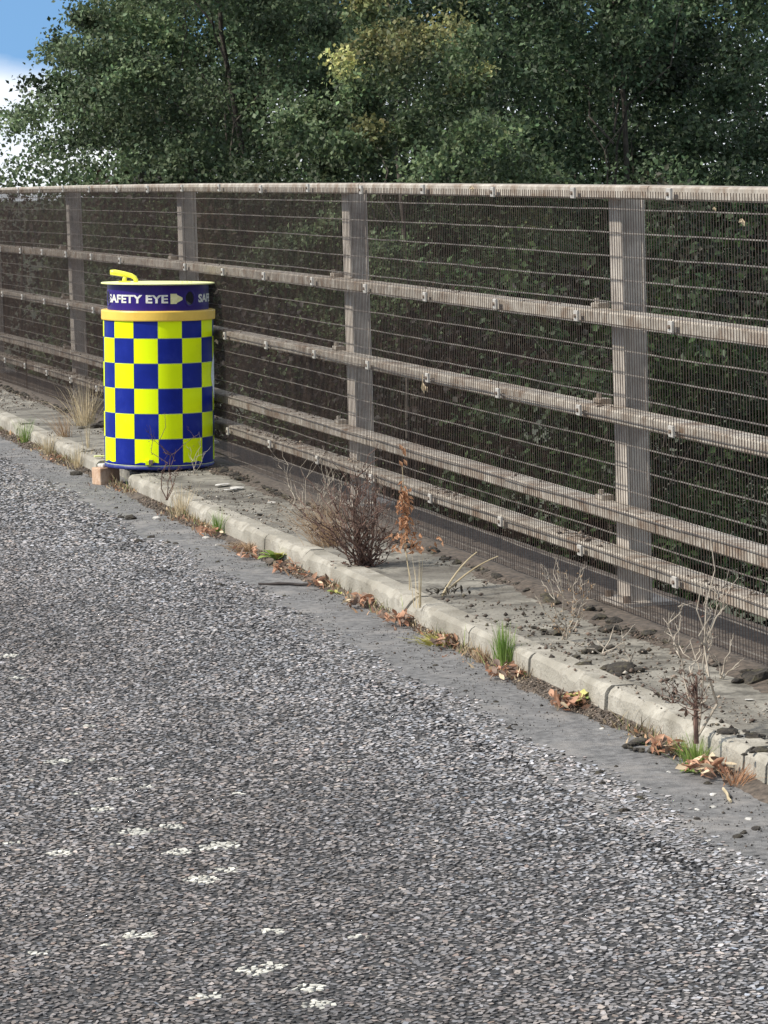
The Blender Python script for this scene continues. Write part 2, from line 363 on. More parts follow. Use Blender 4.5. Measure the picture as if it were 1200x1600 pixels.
    CC = np.repeat(col, 3*NS, 0).reshape(K, 3, NS, 3); CC[:, :2] = np.where(lich[:, None, None, None], CC[:, :2]*.75, CC[:, :2]*.16+.010); CC = CC.reshape(-1, 3)      # stone sides darkened: bitumen coat, plus painted shade for the dark crescents between stones
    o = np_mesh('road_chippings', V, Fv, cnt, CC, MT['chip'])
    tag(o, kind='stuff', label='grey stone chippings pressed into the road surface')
    print('chips', K)
chips()

# pavement strip between kerb and fence, carried on past the fence to the deck edge
def pavement():
    s = np.arange(5, 60, .07); n = np.concatenate([np.arange(KERB_N+.080, FEN+.30, .035), [FEN+.36]])
    S, Nn = np.meshgrid(s, n, indexing='ij')
    Z = PAV-.004+.012*(fbm(S*3, Nn*5)-.5)+.006*(fbm(S*14, Nn*16)-.5)
    V = np.stack([S*D.x+Nn*N.x, S*D.y+Nn*N.y, Z], 2).reshape(-1, 3)
    a, b = len(s), len(n); i, j = np.meshgrid(np.arange(a-1), np.arange(b-1), indexing='ij')
    q = np.stack([i*b+j, i*b+j+1, (i+1)*b+j+1, (i+1)*b+j], 2)[..., ::-1].reshape(-1)
    o = np_mesh('pavement', V, q, np.full((a-1)*(b-1), 4), None, MT['pave'], smooth=True)
    m = MB(); m.box(W(32.5, (KERB_N+.11+FEN+.36)/2, .03), D*27.5, N*((FEN+.36-KERB_N-.11)/2), (0, 0, .06)); b_ = m.build('bridge_edge', MT['pave']); tag(b_, kind='structure')
    return tag(o, kind='structure')
pav = pavement()
# kerb stones with chipped edges; the joints follow the photograph
def g_s(px, py): p = G(px, py, PAV); return p.dot(D)
joints = [6.4, 7.3, 8.22, g_s(1150, 1170), g_s(940, 1075), g_s(832, 1022), g_s(745, 980), g_s(650, 935), g_s(540, 890), g_s(478, 862), g_s(418, 837), g_s(356, 809), g_s(298, 783), g_s(240, 757), g_s(204, 741), g_s(158, 719)]; GAPJ = len(joints)-2
while joints[-1] < 58: joints.append(joints[-1]+random.choice([.91, .91, .62, .46]))
for i, (a, b) in enumerate(zip(joints, joints[1:])):
    if i == GAPJ: continue           # a missing stone: the brick stands in its place
    gap = random.choice([.0015, .002, .003])
    nseg = max(3, int((b-a)/.035)); m = MB(); vs = []
    dz = random.uniform(-.005, .004); dn = random.uniform(-.004, .003); tw = random.uniform(-.006, .006)
    if a < 8.6: dn += .012; dz -= .004
    for k in range(nseg+1):
        t = k/nseg; s_ = a+gap+(b-a-2*gap)*t
        e = min(t, 1-t)*(b-a)
        c = .006*max(0, vnoise(np.array(s_*9.0), np.array(2.0))-.40)*2+(.016 if vnoise(np.array(s_*11.0), np.array(6.0)) > .80 else 0)+.003*random.random()+(.005*math.exp(-e/.02) if e < .08 else 0)
        if 11.6 < s_ < 12.2 or 9.9 < s_ < 9.95: c += .012*vnoise(np.array(s_*22.0), np.array(5.0))
        j = .004*(vnoise(np.array(s_*20.), np.array(8.))-.5)
        n0 = KERB_N+dn+tw*(t-.5); z1 = PAV+.004+dz
        vs += [W(s_, n0-.010+j, -.02), W(s_, n0+j, z1-.013-c), W(s_, n0+.005+c*.5, z1-.004-c*.5), W(s_, n0+.014+c, z1+j), W(s_, n0+.092, z1), W(s_, n0+.092, -.02)]
    q = 6
    fs = [(k*q+j, k*q+(j+1) % q, (k+1)*q+(j+1) % q, (k+1)*q+j) for k in range(nseg) for j in range(q)]
    fs += [tuple(range(q-1, -1, -1)), tuple(range(nseg*q, nseg*q+q))]
    m.add(vs, fs); o = m.build('kerb_stone', MT['kerb'], pav)

# ------------------------------------------------------------------ parapet fence
fence = empty('parapet_fence', W(14.6, FEN, PAV), 'long metal bridge parapet with posts, five rails and close wire mesh beside the road', 'fence')
fl = fence.location.copy()
def fbuild(m, name, mt, parent=fence, **k):
    off = fl
    m.v = [(v[0]-off.x, v[1]-off.y, v[2]-off.z) for v in m.v]
    return m.build(name, mt, parent, **k)
POSTS = [7.40, 11.25, 15.10, 18.98, 22.83, 26.7]+[26.7+3.87*k for k in range(1, 9)]
RAILZ = [1.578, 1.149, .8145, .476, .323]; RH, RD = .046, .088
def rail_front(): return FEN+.008
for sp in POSTS:
    m = MB(); z1 = RAILZ[0]+crest(sp)-.012
    c0 = FEN+.008+RD+.004
    # hollow-looking H post: two flanges and a web
    m.box(W(sp, c0+.007, (PAV+z1)/2), (0, 0, (z1-PAV)/2), D*.066, N*.007, .002)
    m.box(W(sp-.058, c0+.044, (PAV+z1)/2), (0, 0, (z1-PAV)/2), D*.006, N*.030, .002)
    m.box(W(sp+.058, c0+.044, (PAV+z1)/2), (0, 0, (z1-PAV)/2), D*.006, N*.030, .002)
    m.box(W(sp, c0+.080, (PAV+z1)/2), (0, 0, (z1-PAV)/2), D*.066, N*.006, .002)
    fbuild(m, 'post', MT['post'])
    m = MB(); m.box(W(sp, c0+.06, PAV+.011), (0, 0, .011), D*.13, N*.10, .004); bp = fbuild(m, 'base_plate', MT['post'])
    for ds in (-.1, .1):
        m = MB(); m.tube([W(sp+ds, c0-.02, PAV+.02), W(sp+ds, c0-.02, PAV+.045)], .014, 6)
        fbuild(m, 'anchor_bolt', MT['bolt'], bp)
    for rz in RAILZ[1:4]:
        m = MB(); m.box(W(sp+.115, c0-.022, rz+crest(sp)+.009), D*.04, N*.022, (0, 0, .009), .003)
        m.tube([W(sp+.13, c0-.03, rz+crest(sp)+.016), W(sp+.13, c0-.03, rz+crest(sp)+.034)], .01, 6)
        fbuild(m, 'rail_bracket', MT['rail'])
ends = [5.0]+[p-.62 for p in POSTS]+[59.0]
for ri, rz in enumerate(RAILZ):
    for a, b in zip(ends, ends[1:]):
        m = MB(); g = .004
        A = W(a+g, FEN+.008+RD/2, rz-RH/2+crest(a)); B = W(b-g, FEN+.008+RD/2, rz-RH/2+crest(b))
        ax = (B-A)/2; m.box((A+B)/2, ax, N*(RD/2), (0, 0, RH/2), .006)
        fbuild(m, 'rail', MT['rail'])
        m = MB(); m.box(A, D*.09, N*(RD/2-.008), (0, 0, RH/2-.008)); fbuild(m, 'rail_sleeve', MT['bolt'])
# mesh panels, two metres each, clamped at each end and in the middle
PB = [10.326*1.0044+2.0*k for k in range(-3, 10)]
PB = [10.37+1.985*k for k in range(-3, 24)]
ZT, ZB = 1.560, .150
for a, b in zip(PB, PB[1:]):
    m = MB(); k = 0; nw = int((b-a)/.0254)
    dn = random.uniform(-.004, .002)
    for k in range(nw):
        s_ = a+.012+(b-a-.024)*k/(nw-1); lean = random.gauss(0, .0015)
        sag = .004*math.sin(s_*2.3+a*5); p0 = W(s_+lean, FEN-.006+dn+sag, ZB-.012+crest(s_)); p1 = W(s_-lean, FEN-.006+dn, ZT+crest(s_)); r = .0014
        u, v = D*r, N*r
        m.add([p0+u, p0+v, p0-u, p0-v, p1+u, p1+v, p1-u, p1-v], [(0, 1, 5, 4), (1, 2, 6, 5), (2, 3, 7, 6), (3, 0, 4, 7)])
    pan = fbuild(m, 'mesh_panel', MT['wire']); pan['kind'] = 'stuff'
    for q in range(18):
        z = 1.499-q*.079
        if any(rz-RH-.002 < z < rz+.002 for rz in RAILZ): z = z
        m = MB(); pts = []
        for t in range(9):
            s_ = a+.006+(b-a-.012)*t/8; pts.append(W(s_, FEN+.0005+dn+.004*math.sin(s_*2.3+a*5), z+crest(s_)+random.gauss(0, .0009)))
        m.tube(pts, .0026, 5); fbuild(m, 'horizontal_wire', MT['wireh'], pan)
cl_me = bo_me = None
for k in range(-4, 48):
    s_ = 10.37+.9925*k
    if s_ < 6.5 or s_ > 57: continue
    for ri, rz in enumerate(RAILZ):
        if ri == 3: continue
        if ri == 1 and random.random() < .08: continue
        zc = rz-RH/2+crest(s_)-(.0 if ri else .002)+random.uniform(-.004, .004); ds = random.uniform(-.015, .015)
        if cl_me is None:
            m = MB(); m.box((0, 0, 0), D*.021, N*.004, (0, 0, .019), .002); o = m.build('clamp', MT['clamp'], fence); cl_me = o.data
            m = MB(); m.tube([N*-.003, N*-.010], .0075, 6); b_ = m.build('bolt', MT['bolt'], o); bo_me = b_.data
        else:
            o = link('clamp', cl_me, fence); b_ = link('bolt', bo_me, o)
        o.location = W(s_+ds, FEN-.015, zc)-fl
        o.rotation_euler = (0, 0, 0)

# ------------------------------------------------------------------ checkered drum
DC = Vector((-1.176, 17.94, PAV+.009))
drum = empty('camera_drum', DC, 'blue and yellow checkered steel drum standing on the pavement with its lid handle up', 'drum')
drum.rotation_euler = (0, .027, 0); drum.scale = (1, 1, .985)
PH0 = math.atan2(-DC.y, -DC.x)
RB = .2865
m = MB(); m.lathe([(RB-.006, .012), (RB, .02), (RB, .785), (RB-.004, .80)], 84); m.build('body', MT['seam'], drum, smooth=False)
m = MB(); m.lathe([(RB+.001, 0.0), (RB+.003, .005), (RB+.003, .013), (RB+.001, .018), (RB-.004, .020)], 84); m.build('base_rim', MT['rim'], drum, smooth=True)
m = MB(); m.lathe([(RB-.002, .020), (RB+.0012, .024), (RB+.0012, .038), (RB-.002, .040)], 84, cap=False); m.build('lower_band', MT['blue'], drum, smooth=True)
rowz = [.032, .162, .295, .428, .560, .692, .787]
NC = 14; dth = 2*PI/NC
for r in range(6):
    for c in range(NC):
        gap = .0028/RB; t0 = PH0-.014+c*dth+gap/2; t1 = t0+dth-gap
        z0, z1 = rowz[r]+.0016, rowz[r+1]-.0016
        blue = (r+c) % 2 == 0
        if blue: t0 -= gap*.3; t1 += gap*.3; z0 -= .0006; z1 += .0006
        m = MB(); q = 8; vs = []; rr = RB+.0028 if not blue else RB+.0024
        for j in range(q+1):
            t = t0+(t1-t0)*j/q; x, y = math.cos(t), math.sin(t)
            zz0 = z0
            if r == 0: zz0 = z0+.004*math.sin(7*t+1)+.003*math.sin(23*t)
            for (ra, za) in ((RB-.001, zz0), (rr, zz0+.0006), (rr, z1-.0006), (RB-.001, z1)): vs.append((x*ra, y*ra, za))
        fs = [(j*4+k, (j+1)*4+k, (j+1)*4+k+1, j*4+k+1) for j in range(q) for k in range(3)]
        fs += [(0, 1, 2, 3), (q*4+3, q*4+2, q*4+1, q*4)]
        m.add(vs, fs); o = m.build('reflective_square', MT['blue' if blue else 'lime'], drum)
# torn white strip on the right-hand edge
m = MB(); zs = [.36, .40, .44, .48, .52, .56, .585, .61]; lo = [1.44, 1.36, 1.27, 1.22, 1.24, 1.30, 1.40, 1.50]
vs = []
for z, a in zip(zs, lo):
    for t in np.linspace(a, 1.85, 6): vs.append(((RB+.0045)*math.cos(PH0+t), (RB+.0045)*math.sin(PH0+t), z))
m.add(vs, [(i*6+j, i*6+j+1, (i+1)*6+j+1, (i+1)*6+j) for i in range(len(zs)-1) for j in range(5)])
m.build('torn_patch', MT['white'], drum, smooth=True)
m = MB(); m.lathe([(RB-.01, .782), (RB+.011, .784), (RB+.0125, .789), (RB+.0125, .830), (RB+.010, .835), (RB-.03, .837)], 84); m.build('amber_band', MT['amber'], drum, smooth=False)
RC = .2655
m = MB(); m.lathe([(RC, .834), (RC, .972), (RC-.01, .975)], 84); m.build('collar', MT['collar'], drum, smooth=False)
RL = .298
m = MB(); m.lathe([(RC-.02, -.004), (RL-.004, -.004), (RL, -.002), (RL, .003), (RL-.004, .005), (.02, .006)], 84); lid = m.build('lid', MT['lid'], drum, smooth=False, loc=(0, 0, .974)); lid.rotation_euler = (-.012, .004, 0)
# grab handle on the lid
def lp(x, y, z): return (x, y, z)
m = MB()
hy = -.05
m.tube([(-.112, hy, 0), (-.112, hy, .018), (-.119, hy, .030), (-.136, hy, .040), (-.18, hy, .050), (-.222, hy, .057), (-.246, hy, .057)], [.012, .012, .0125, .013, .0145, .0155, .013], 10)
m.tube([(-.172, hy, 0), (-.170, hy, .040)], [.014, .010], 10)
m.build('handle', MT['handle'], lid, smooth=True)
m = MB(); m.box((-.171, hy, .008), (.03, 0, 0), (0, .02, 0), (0, 0, .004), .002); m.build('handle_foot', MT['handle'], lid)
for x in (.13, .155, .175):
    m = MB(); m.tube([(x, -.08, .002), (x, -.08, .010)], .008, 8); m.build('rivet', MT['lid'], lid)
# small hasp and flat lug on the lower edge
m = MB(); t = PH0-.20
m.box(((RB+.012)*math.cos(t), (RB+.012)*math.sin(t), .040), (.014, 0, 0), (0, .012, 0), (0, 0, .013), .003); o = m.build('hasp', MT['lime'], drum)
t = PH0-.155; m = MB(); m.box(((RB+.012)*math.cos(t), (RB+.012)*math.sin(t), .042), (.010, 0, 0), (0, .012, 0), (0, 0, .012), .002); m.build('hasp_gap', MT['bolt'], drum)
# lettering bent round the collar
def bent(me, name, mt, t0, zb, sx, parent):
    for v in me.vertices:
        t = PH0+t0+v.co.x*sx/RC; r = RC+.0012+v.co.z
        v.co = (r*math.cos(t), r*math.sin(t), zb+v.co.y*.80)
    me.materials.append(mt); return link(name, me, parent)
cu = bpy.data.curves.new('lettering', 'FONT'); cu.body = 'SAFETY EYE'; cu.size = .072; cu.offset = .0024; cu.extrude = .0006; cu.resolution_u = 3
tmp = bpy.data.objects.new('lettering_source', cu); C.objects.link(tmp)
dg = bpy.context.evaluated_depsgraph_get()
src = bpy.data.meshes.new_from_object(tmp.evaluated_get(dg)); bpy.data.objects.remove(tmp)
xm = max(v.co.x for v in src.vertices); x0 = min(v.co.x for v in src.vertices)
span = math.radians(82.5)
for k in range(3):
    tb = math.radians(-71.5+k*123)
    me = src.copy(); sx = span*RC/(xm-x0)
    for v in me.vertices: v.co.x -= x0
    bent(me, 'lettering', MT['letter'], tb, .879, sx, drum)
    # pointer mark after the words
    m = MB(); h = .0265; zc = .8995
    pts = [(0, -h), (.034, -h), (.034, -h*.8), (.066, -.006), (.066, .006), (.034, h*.8), (.034, h), (0, h), ]
    def onc(x, z, r): t = PH0+tb+span+.05+x/RC; return (r*math.cos(t), r*math.sin(t), z)
    vs = [onc(x, zc+z, RC+.0022) for x, z in pts]+[onc(x, zc+z, RC-.001) for x, z in pts]; q = len(pts)
    m.add(vs, [(0, 1, 2, 5, 6, 7), (2, 3, 4, 5)]+[(i, i+q, (i+1) % q+q, (i+1) % q) for i in range(q)])
    m.build('pointer_mark', MT['arrow'], drum)
    # dark oval window with a low raised ring
    tc_ = PH0+tb+span+math.radians(27)
    def oval(rx, rz, r, n=28): return [(r*math.cos(tc_+rx*math.cos(2*PI*i/n)/RC), r*math.sin(tc_+rx*math.cos(2*PI*i/n)/RC), .900+rz*math.sin(2*PI*i/n)) for i in range(n)]
    m = MB(); n_ = 28; vs = oval(.037, .046, RC+.0008)+oval(.034, .043, RC+.003)+oval(.028, .037, RC+.003)+oval(.026, .035, RC+.0008)
    m.add(vs, [(j*n_+i, j*n_+(i+1) % n_, (j+1)*n_+(i+1) % n_, (j+1)*n_+i) for j in range(3) for i in range(n_)]); ring = m.build('window_ring', MT['collar'], drum, smooth=True)
    m = MB(); m.add(oval(.0265, .0355, RC+.0014), [tuple(range(n_))]); m.build('lens', MT['lens'], ring)

# brick under the drum's road-side edge, and a flat white strip
def brick():
    bx = MB(); rz = Matrix.Rotation(math.radians(33), 3, 'Z')
    c = G(166, 757, .0); c.z = ROAD+.047
    o = MB(); o.box((0, 0, 0), rz @ Vector((.060, 0, 0)), rz @ Vector((0, .048, 0)), (0, 0, .046))
    ob = o.build('brick', MT['brick']); ob.location = c; bevel_mod(ob, .006, 2)
    tag(ob, 'pale orange brick on the road at the foot of the kerb, wedged by the drum', 'brick')
    m = MB(); m.box((0, 0, 0), rz @ Vector((.044, 0, 0)), rz @ Vector((0, .032, 0)), (0, 0, .010))
    f = m.build('mortar_lump', MT['pebble']); f.location = c+Vector((.008, .006, .055)); bevel_mod(f, .007, 2)
    tag(f, 'flat pale mortar piece lying on top of the orange brick', 'stone')
brick()
m = MB(); c = G(157, 716, PAV); m.box((0, 0, 0), (.045, .01, 0), (-.003, .012, 0), (0, 0, .004), .001)
o = m.build('plastic_strip', MT['lid']); o.location = c+Vector((.012, 0, .012)); tag(o, 'short flat cream strip sticking out from under the left edge of the drum', 'strip')

# ------------------------------------------------------------------ small plants
def V3(*a): return Vector(a)
def grass(name, label, px, py, z, h_px, spread_px, nb, mt, cat='grass', lean=(0, 0), wid=.004, group=None):
    b = GF(px, py, z); k = b.y/F_PX; h, sp = h_px*k, spread_px*k
    m = MB()
    for i in range(nb):
        a = random.random()*6.28; r = abs(random.gauss(0, .22))*sp
        p = V3(math.cos(a)*r, math.sin(a)*r, -.004)
        hh = h*random.uniform(.45, 1.0); o = random.gauss(0, .5)*sp
        t = V3(math.cos(a)*(r+abs(o))+lean[0]*h, math.sin(a)*(r+abs(o))+lean[1]*h, hh)
        m.blade(p, t, wid*random.uniform(.6, 1.1), V3(0, 0, h*random.uniform(.02, .16)), 4)
    o = m.build(name, mt, loc=b); return tag(o, label, cat, group)
def stemmed(name, label, px, py, z, cat='weed', group=None):
    b = GF(px, py, z); return empty(name, b, label, cat, group), b.y/F_PX
def wander(p, t, n=6, j=.04):
    p, t = Vector(p), Vector(t); ln = (t-p).length
    return [p.lerp(t, i/n)+(V3(random.gauss(0, j), random.gauss(0, j), random.gauss(0, j*.4))*ln if 0 < i < n else V3(0, 0, 0)) for i in range(n+1)]
def twig(m, p, t, r, depth=2, nb=3, leaf=None):
    pts = wander(p, t); m.tube(pts, [r*(1-.7*i/(len(pts)-1)) for i in range(len(pts))], 5)
    if depth:
        for i in range(nb):
            q = pts[random.randint(2, len(pts)-2)]; d = (Vector(t)-Vector(p)); ln = d.length*random.uniform(.25, .5)
            d = d.normalized()+V3(random.gauss(0, .55), random.gauss(0, .55), random.gauss(.1, .3))
            twig(m, q, q+d.normalized()*ln, r*.6, depth-1, max(2, nb-1), leaf)
    if leaf is not None: leaf.append((Vector(t), (Vector(t)-Vector(p)).normalized()))

# 1. big dead clump on the kerb
t, k = stemmed('dead_bush', 'dark brown dead bushy weed rooted at the kerb back, the largest dead clump', 565, 884, PAV)
m = MB(); tips = []
for i in range(40):
    a = random.random()*6.28; r = random.uniform(0, 34)*k
    p = V3(math.cos(a)*r*.7, math.sin(a)*r*.5, 0)
    hx = random.gauss(-16, 42)*k; tz = random.uniform(85, 190)*k*(1-min(.45, abs(hx/k+12)/150))
    twig(m, p, p+V3(hx, random.gauss(0, 30)*k, tz), random.uniform(.002, .0046), 1, 3, tips)
for i in range(7):
    p = V3(random.uniform(-10, 30)*k, random.uniform(-20, 20)*k, 0); twig(m, p, p+V3(random.uniform(20, 80)*k, random.gauss(0, 20)*k, random.uniform(25, 70)*k), .0022, 1, 3, tips)
m.build('stem', MT['twig'], t)
m = MB()
for i in range(430):
    q, d = random.choice(tips); f = random.random()
    c = q*random.uniform(.35, 1.0)+V3(random.gauss(0, .012), random.gauss(0, .012), random.gauss(0, .012))
    m.leaf(c, V3(random.gauss(0, 1), random.gauss(0, 1), random.gauss(-.3, 1)), V3(random.gauss(0, 1), random.gauss(0, 1), 1), random.uniform(.012, .026), random.uniform(.005, .012), .5)
m.build('dry_leaves', MT['leafdark'], t)
m = MB()
for i in range(40):
    m.leaf(V3(random.gauss(0, 28)*k, random.gauss(0, 20)*k, random.uniform(.0, .02)), V3(random.gauss(0, 1), random.gauss(0, 1), .2), V3(0, 0, 1), .03, .014, .4)
m.build('dead_base_leaves', MT['twig'], t)
# 2. tan tuft to its left
grass('dry_grass', 'reddish tan dry grass tuft fanning out left of the big dead bush', 520, 852, PAV, 84, 74, 330, MT['tan'], lean=(-.35, .05), wid=.0022)
# paler tall stalks behind the clump
t, k = stemmed('dry_stalks', 'loose pale dry stalks rising behind the left side of the big dead bush', 508, 800, PAV)
m = MB()
for i in range(22):
    p = V3(random.gauss(0, 22)*k, random.gauss(0, 40)*k, 0); twig(m, p, p+V3(random.gauss(0, 14)*k, random.gauss(0, 20)*k, random.uniform(30, 105)*k), .0018, 1, 2)
m.build('stem', MT['paletwig'], t)
# 3. orange leafed dead stem
t, k = stemmed('orange_weed', 'tall dead weed with a column of curled orange leaves beside the dead bush', 640, 925, PAV)
m = MB(); top = V3(-6*k, .02, 200*k); pts = wander(V3(0, 0, 0), top, 8, .012); m.tube(pts, [.003-.0002*i for i in range(9)], 5)
m.build('stem', MT['straw'], t)
m = MB()
for i in range(210):
    f = random.betavariate(2.2, 2.2); z = (78+100*f)*k
    c = top*(z/top.z)+V3(random.gauss(0, 5)*k, random.gauss(0, 6)*k, 0)
    if i < 60: c = V3(random.gauss(5, 20)*k, random.gauss(0, 12)*k, random.uniform(66, 96)*k)
    m.leaf(c, V3(random.gauss(0, .6), random.gauss(0, .6), -1+random.random()*.6), V3(random.gauss(0, 1), -1, .3), random.uniform(.016, .032), random.uniform(.007, .014), .5)
for i in range(5): m.leaf(top+V3(random.gauss(0, 3)*k, 0, random.uniform(4, 40)*k), V3(.5, 0, -1), V3(0, -1, .4), .03, .014, .4)
m.build('orange_leaves', MT['orange'], t)
# 4. pale straws
grass('straw_stalks', 'thin upright pale straw stalks on the kerb below the orange weed', 655, 948, PAV, 92, 17, 12, MT['straw'], 'grass', wid=.0035)
# 5. two arching stems
t, k = stemmed('arching_weed', 'low weed with two long arching pale stems in the middle of the pavement', 690, 932, PAV)
m = MB()
for e in ((58, .05, 66), (92, .10, 56)):
    T = V3(e[0]*k, e[1], e[2]*k); m.tube([T*f+V3(0, 0, 1)*(f*(1-f)*.07) for f in np.linspace(0, 1, 8)], [.0042-.0003*i for i in range(8)], 6)
m.build('stem', MT['straw'], t)
m = MB()
for i in range(34): m.leaf(V3(random.gauss(2, 16)*k, random.gauss(0, 16)*k, random.uniform(0, .025)), V3(random.gauss(0, 1), random.gauss(0, 1), .5), V3(0, 0, 1), .028, .012, .3)
m.build('base_leaves', [MT['clod']], t)
# 6. green tufts along the kerb
grass('grass_tuft', 'bright green upright grass tuft growing from the kerb joint', 811, 1042, .02, 78, 26, 170, MT['grass'], wid=.004)
grass('grass_tuft', 'short olive grass tuft at the kerb right of the drum above an orange leaf pile', 358, 832, .02, 42, 24, 90, MT['grass'], wid=.003)
grass('grass_tuft', 'small green grass tuft at the far left kerb face', 46, 690, .02, 42, 22, 90, MT['grass'], wid=.003)
grass('dry_grass', 'straw coloured tuft at the kerb foot between far left tuft and drum', 92, 712, .0, 42, 30, 110, MT['straw'], wid=.003)
grass('dry_grass', 'fine brown spiky tuft on the kerb top at the far left', 102, 682, PAV, 46, 34, 110, MT['tan'], wid=.0025, lean=(-.2, 0))
grass('dry_grass', 'tall straw coloured grass clump against the fence left of the drum', 133, 664, PAV, 76, 46, 130, MT['straw'], wid=.0045)
grass('dry_grass', 'single thin dry stalk clump just left of the drum', 137, 702, PAV, 62, 14, 16, MT['straw'], wid=.003)
grass('dry_grass', 'olive straw tuft at the kerb face beside the brick', 133, 734, .0, 46, 26, 90, MT['straw'], wid=.003)
grass('dry_grass', 'brown dry tuft at the kerb foot below the drum', 292, 812, .0, 62, 34, 110, MT['straw'], wid=.003)
grass('dry_grass', 'dull olive grass at the kerb face right of the brick', 215, 752, .0, 36, 22, 60, MT['straw'], wid=.003)
grass('dry_grass', 'faint pinkish dry fern-like tuft against the kerb below the pale straws', 768, 1036, .0, 34, 24, 90, MT['tan'], wid=.003)
grass('grass_tuft', 'green and straw grass growing over the gutter at the right edge', 1102, 1196, .0, 54, 60, 150, MT['grass'], wid=.0035)
grass('dry_grass', 'long orange dry grass in the gutter at the right edge of the photo', 1165, 1228, .0, 44, 60, 90, MT['orange'], wid=.003, lean=(.6, 0))
grass('moss_cushion', 'yellow green moss cushion at the kerb foot', 698, 1008, .0, 22, 46, 420, MT['yellowmoss'], 'moss', wid=.004)
grass('moss_cushion', 'brownish olive moss cushion at the kerb foot near the leafy dock', 405, 862, .0, 20, 40, 300, MT['tan'], 'moss', wid=.004)
# 7/8. leafy green weeds
def rosette(name, label, px, py, z, nl, ln, wd, mts, up=.5):
    t, k = stemmed(name, label, px, py, z)
    ms = [MB() for _ in mts]
    for i in range(nl):
        a = 2*PI*i/nl*2.4+random.gauss(0, .3); e = random.uniform(.2, 1)*up
        d = V3(math.cos(a), math.sin(a), e).normalized(); q = random.randrange(len(mts)); l_ = ln*random.uniform(.6, 1.1)*k; w_ = wd*k*random.uniform(.7, 1.1)
        b = V3(-d.y, d.x, 0).normalized(); vs = []
        for j, (f, ww) in enumerate(((0, .12), (.2, .35), (.45, 1), (.75, .85), (1, .05))):
            c = d*l_*f+V3(0, 0, l_*(.45*f-.5*f*f)); vs += [c-b*w_*ww/2+V3(0, 0, w_*ww*.12), c, c+b*w_*ww/2+V3(0, 0, w_*ww*.12)]
        fs = [(3*j+i_, 3*j+i_+1, 3*j+i_+4, 3*j+i_+3) for j in range(4) for i_ in range(2)]
        ms[q].add(vs, fs)
    for m_, mt in zip(ms, mts): m_.build('leaves', mt, t, smooth=True)
rosette('leafy_weed', 'bright green broad leaved weed at a gap in the kerb left of the dead bush', 458, 874, .02, 16, 36, 20, [MT['weedgreen'], MT['weedgreen'], MT['weedlime']], .7)
rosette('leafy_weed', 'small lime green seedling with broad leaves in the gutter near the kerb gap', 905, 1098, .02, 13, 32, 18, [MT['weedgreen'], MT['weedlime'], MT['weedlime']], .9)
rosette('leafy_weed', 'flat green weed at the kerb foot below the dead bush', 568, 926, .0, 9, 24, 12, [MT['weedgreen'], MT['weedlime']], .4)
rosette('leafy_weed', 'small low green weed in the gutter beneath the tall dead weed', 1082, 1208, .0, 12, 26, 11, [MT['weedgreen'], MT['grass']], .4)
# 9-11. dead branching weeds
def deadweed(name, label, px, py, z, tips, r, mt, nb=3, depth=2, leafmt=None, nl=0, depthy=.03):
    t, k = stemmed(name, label, px, py, z); m = MB(); tp = []
    for (dx, dy) in tips: twig(m, V3(random.gauss(0, 2)*k, 0, 0), V3(dx*k, random.uniform(-depthy, depthy), dy*k), r, depth, nb, tp)
    m.build('stem', mt, t)
    if leafmt:
        m = MB()
        for i in range(nl):
            q, d = random.choice(tp); m.leaf(q*random.uniform(.2, 1), V3(random.gauss(0, 1), random.gauss(0, 1), random.gauss(0, 1)), V3(random.gauss(0, 1), random.gauss(0, 1), 1), random.uniform(.008, .018), random.uniform(.004, .009), .4)
        m.build('dry_leaves', leafmt, t)
    return t
deadweed('branching_weed', 'tall thin dead weed with forked pale branches at the right, reaching up the mesh', 1088, 1158, .10, [(30, 320), (-38, 205), (14, 250), (-6, 160)], .0042, MT['paletwig'], 3, 2, MT['twig'], 30)
t, k = stemmed('dead_weed', 'short blackened dead weed stalk with curled leaves on the kerb edge at the right', 1088, 1162, .08)
m = MB(); m.tube([(0, 0, 0), (0, .005, 40*k), (3*k, .01, 108*k)], [.007, .006, .003], 6)
for i in range(26): twig(m, V3(0, 0, random.uniform(40, 100)*k), V3(random.gauss(0, 20)*k, random.gauss(0, 20)*k, random.uniform(50, 120)*k), .0018, 0)
m.build('stem', MT['twig'], t)
m = MB()
for i in range(46): m.leaf(V3(random.gauss(-1, 13)*k, random.gauss(0, 13)*k, random.uniform(40, 116)*k), V3(random.gauss(0, 1), random.gauss(0, 1), random.gauss(0, 1)), V3(random.gauss(0, 1), random.gauss(0, 1), 1), random.uniform(.015, .028), random.uniform(.006, .012), .5)
m.build('dry_leaves', MT['leafdark'], t)
deadweed('branching_weed', 'tan wiry dead weed on the pavement right of the grass tuft', 882, 1000, PAV, [(-28, 100), (-8, 130), (22, 96), (36, 60), (-36, 60)], .0028, MT['paletwig'], 3, 2, MT['tan'], 60)
deadweed('branching_weed', 'thin dead weed standing in front of the drum', 288, 780, .06, [(-22, 118), (3, 138), (18, 80), (26, 55)], .003, MT['twig'], 2, 2, MT['twig'], 40)
deadweed('branching_weed', 'small pinkish dead twigs at the front right of the drum base', 304, 742, PAV, [(-6, 44), (8, 52), (16, 36)], .0022, MT['paletwig'], 3, 1)
deadweed('branching_weed', 'curved dead stem arching over dark clods on the pavement', 985, 1040, PAV, [(-18, 68), (-48, 34), (8, 30)], .003, MT['paletwig'], 2, 1)
deadweed('branching_weed', 'bare pale twig fork at the fence foot near the right edge', 1128, 1060, PAV, [(-20, 52), (16, 60), (30, 30)], .003, MT['paletwig'], 2, 1)
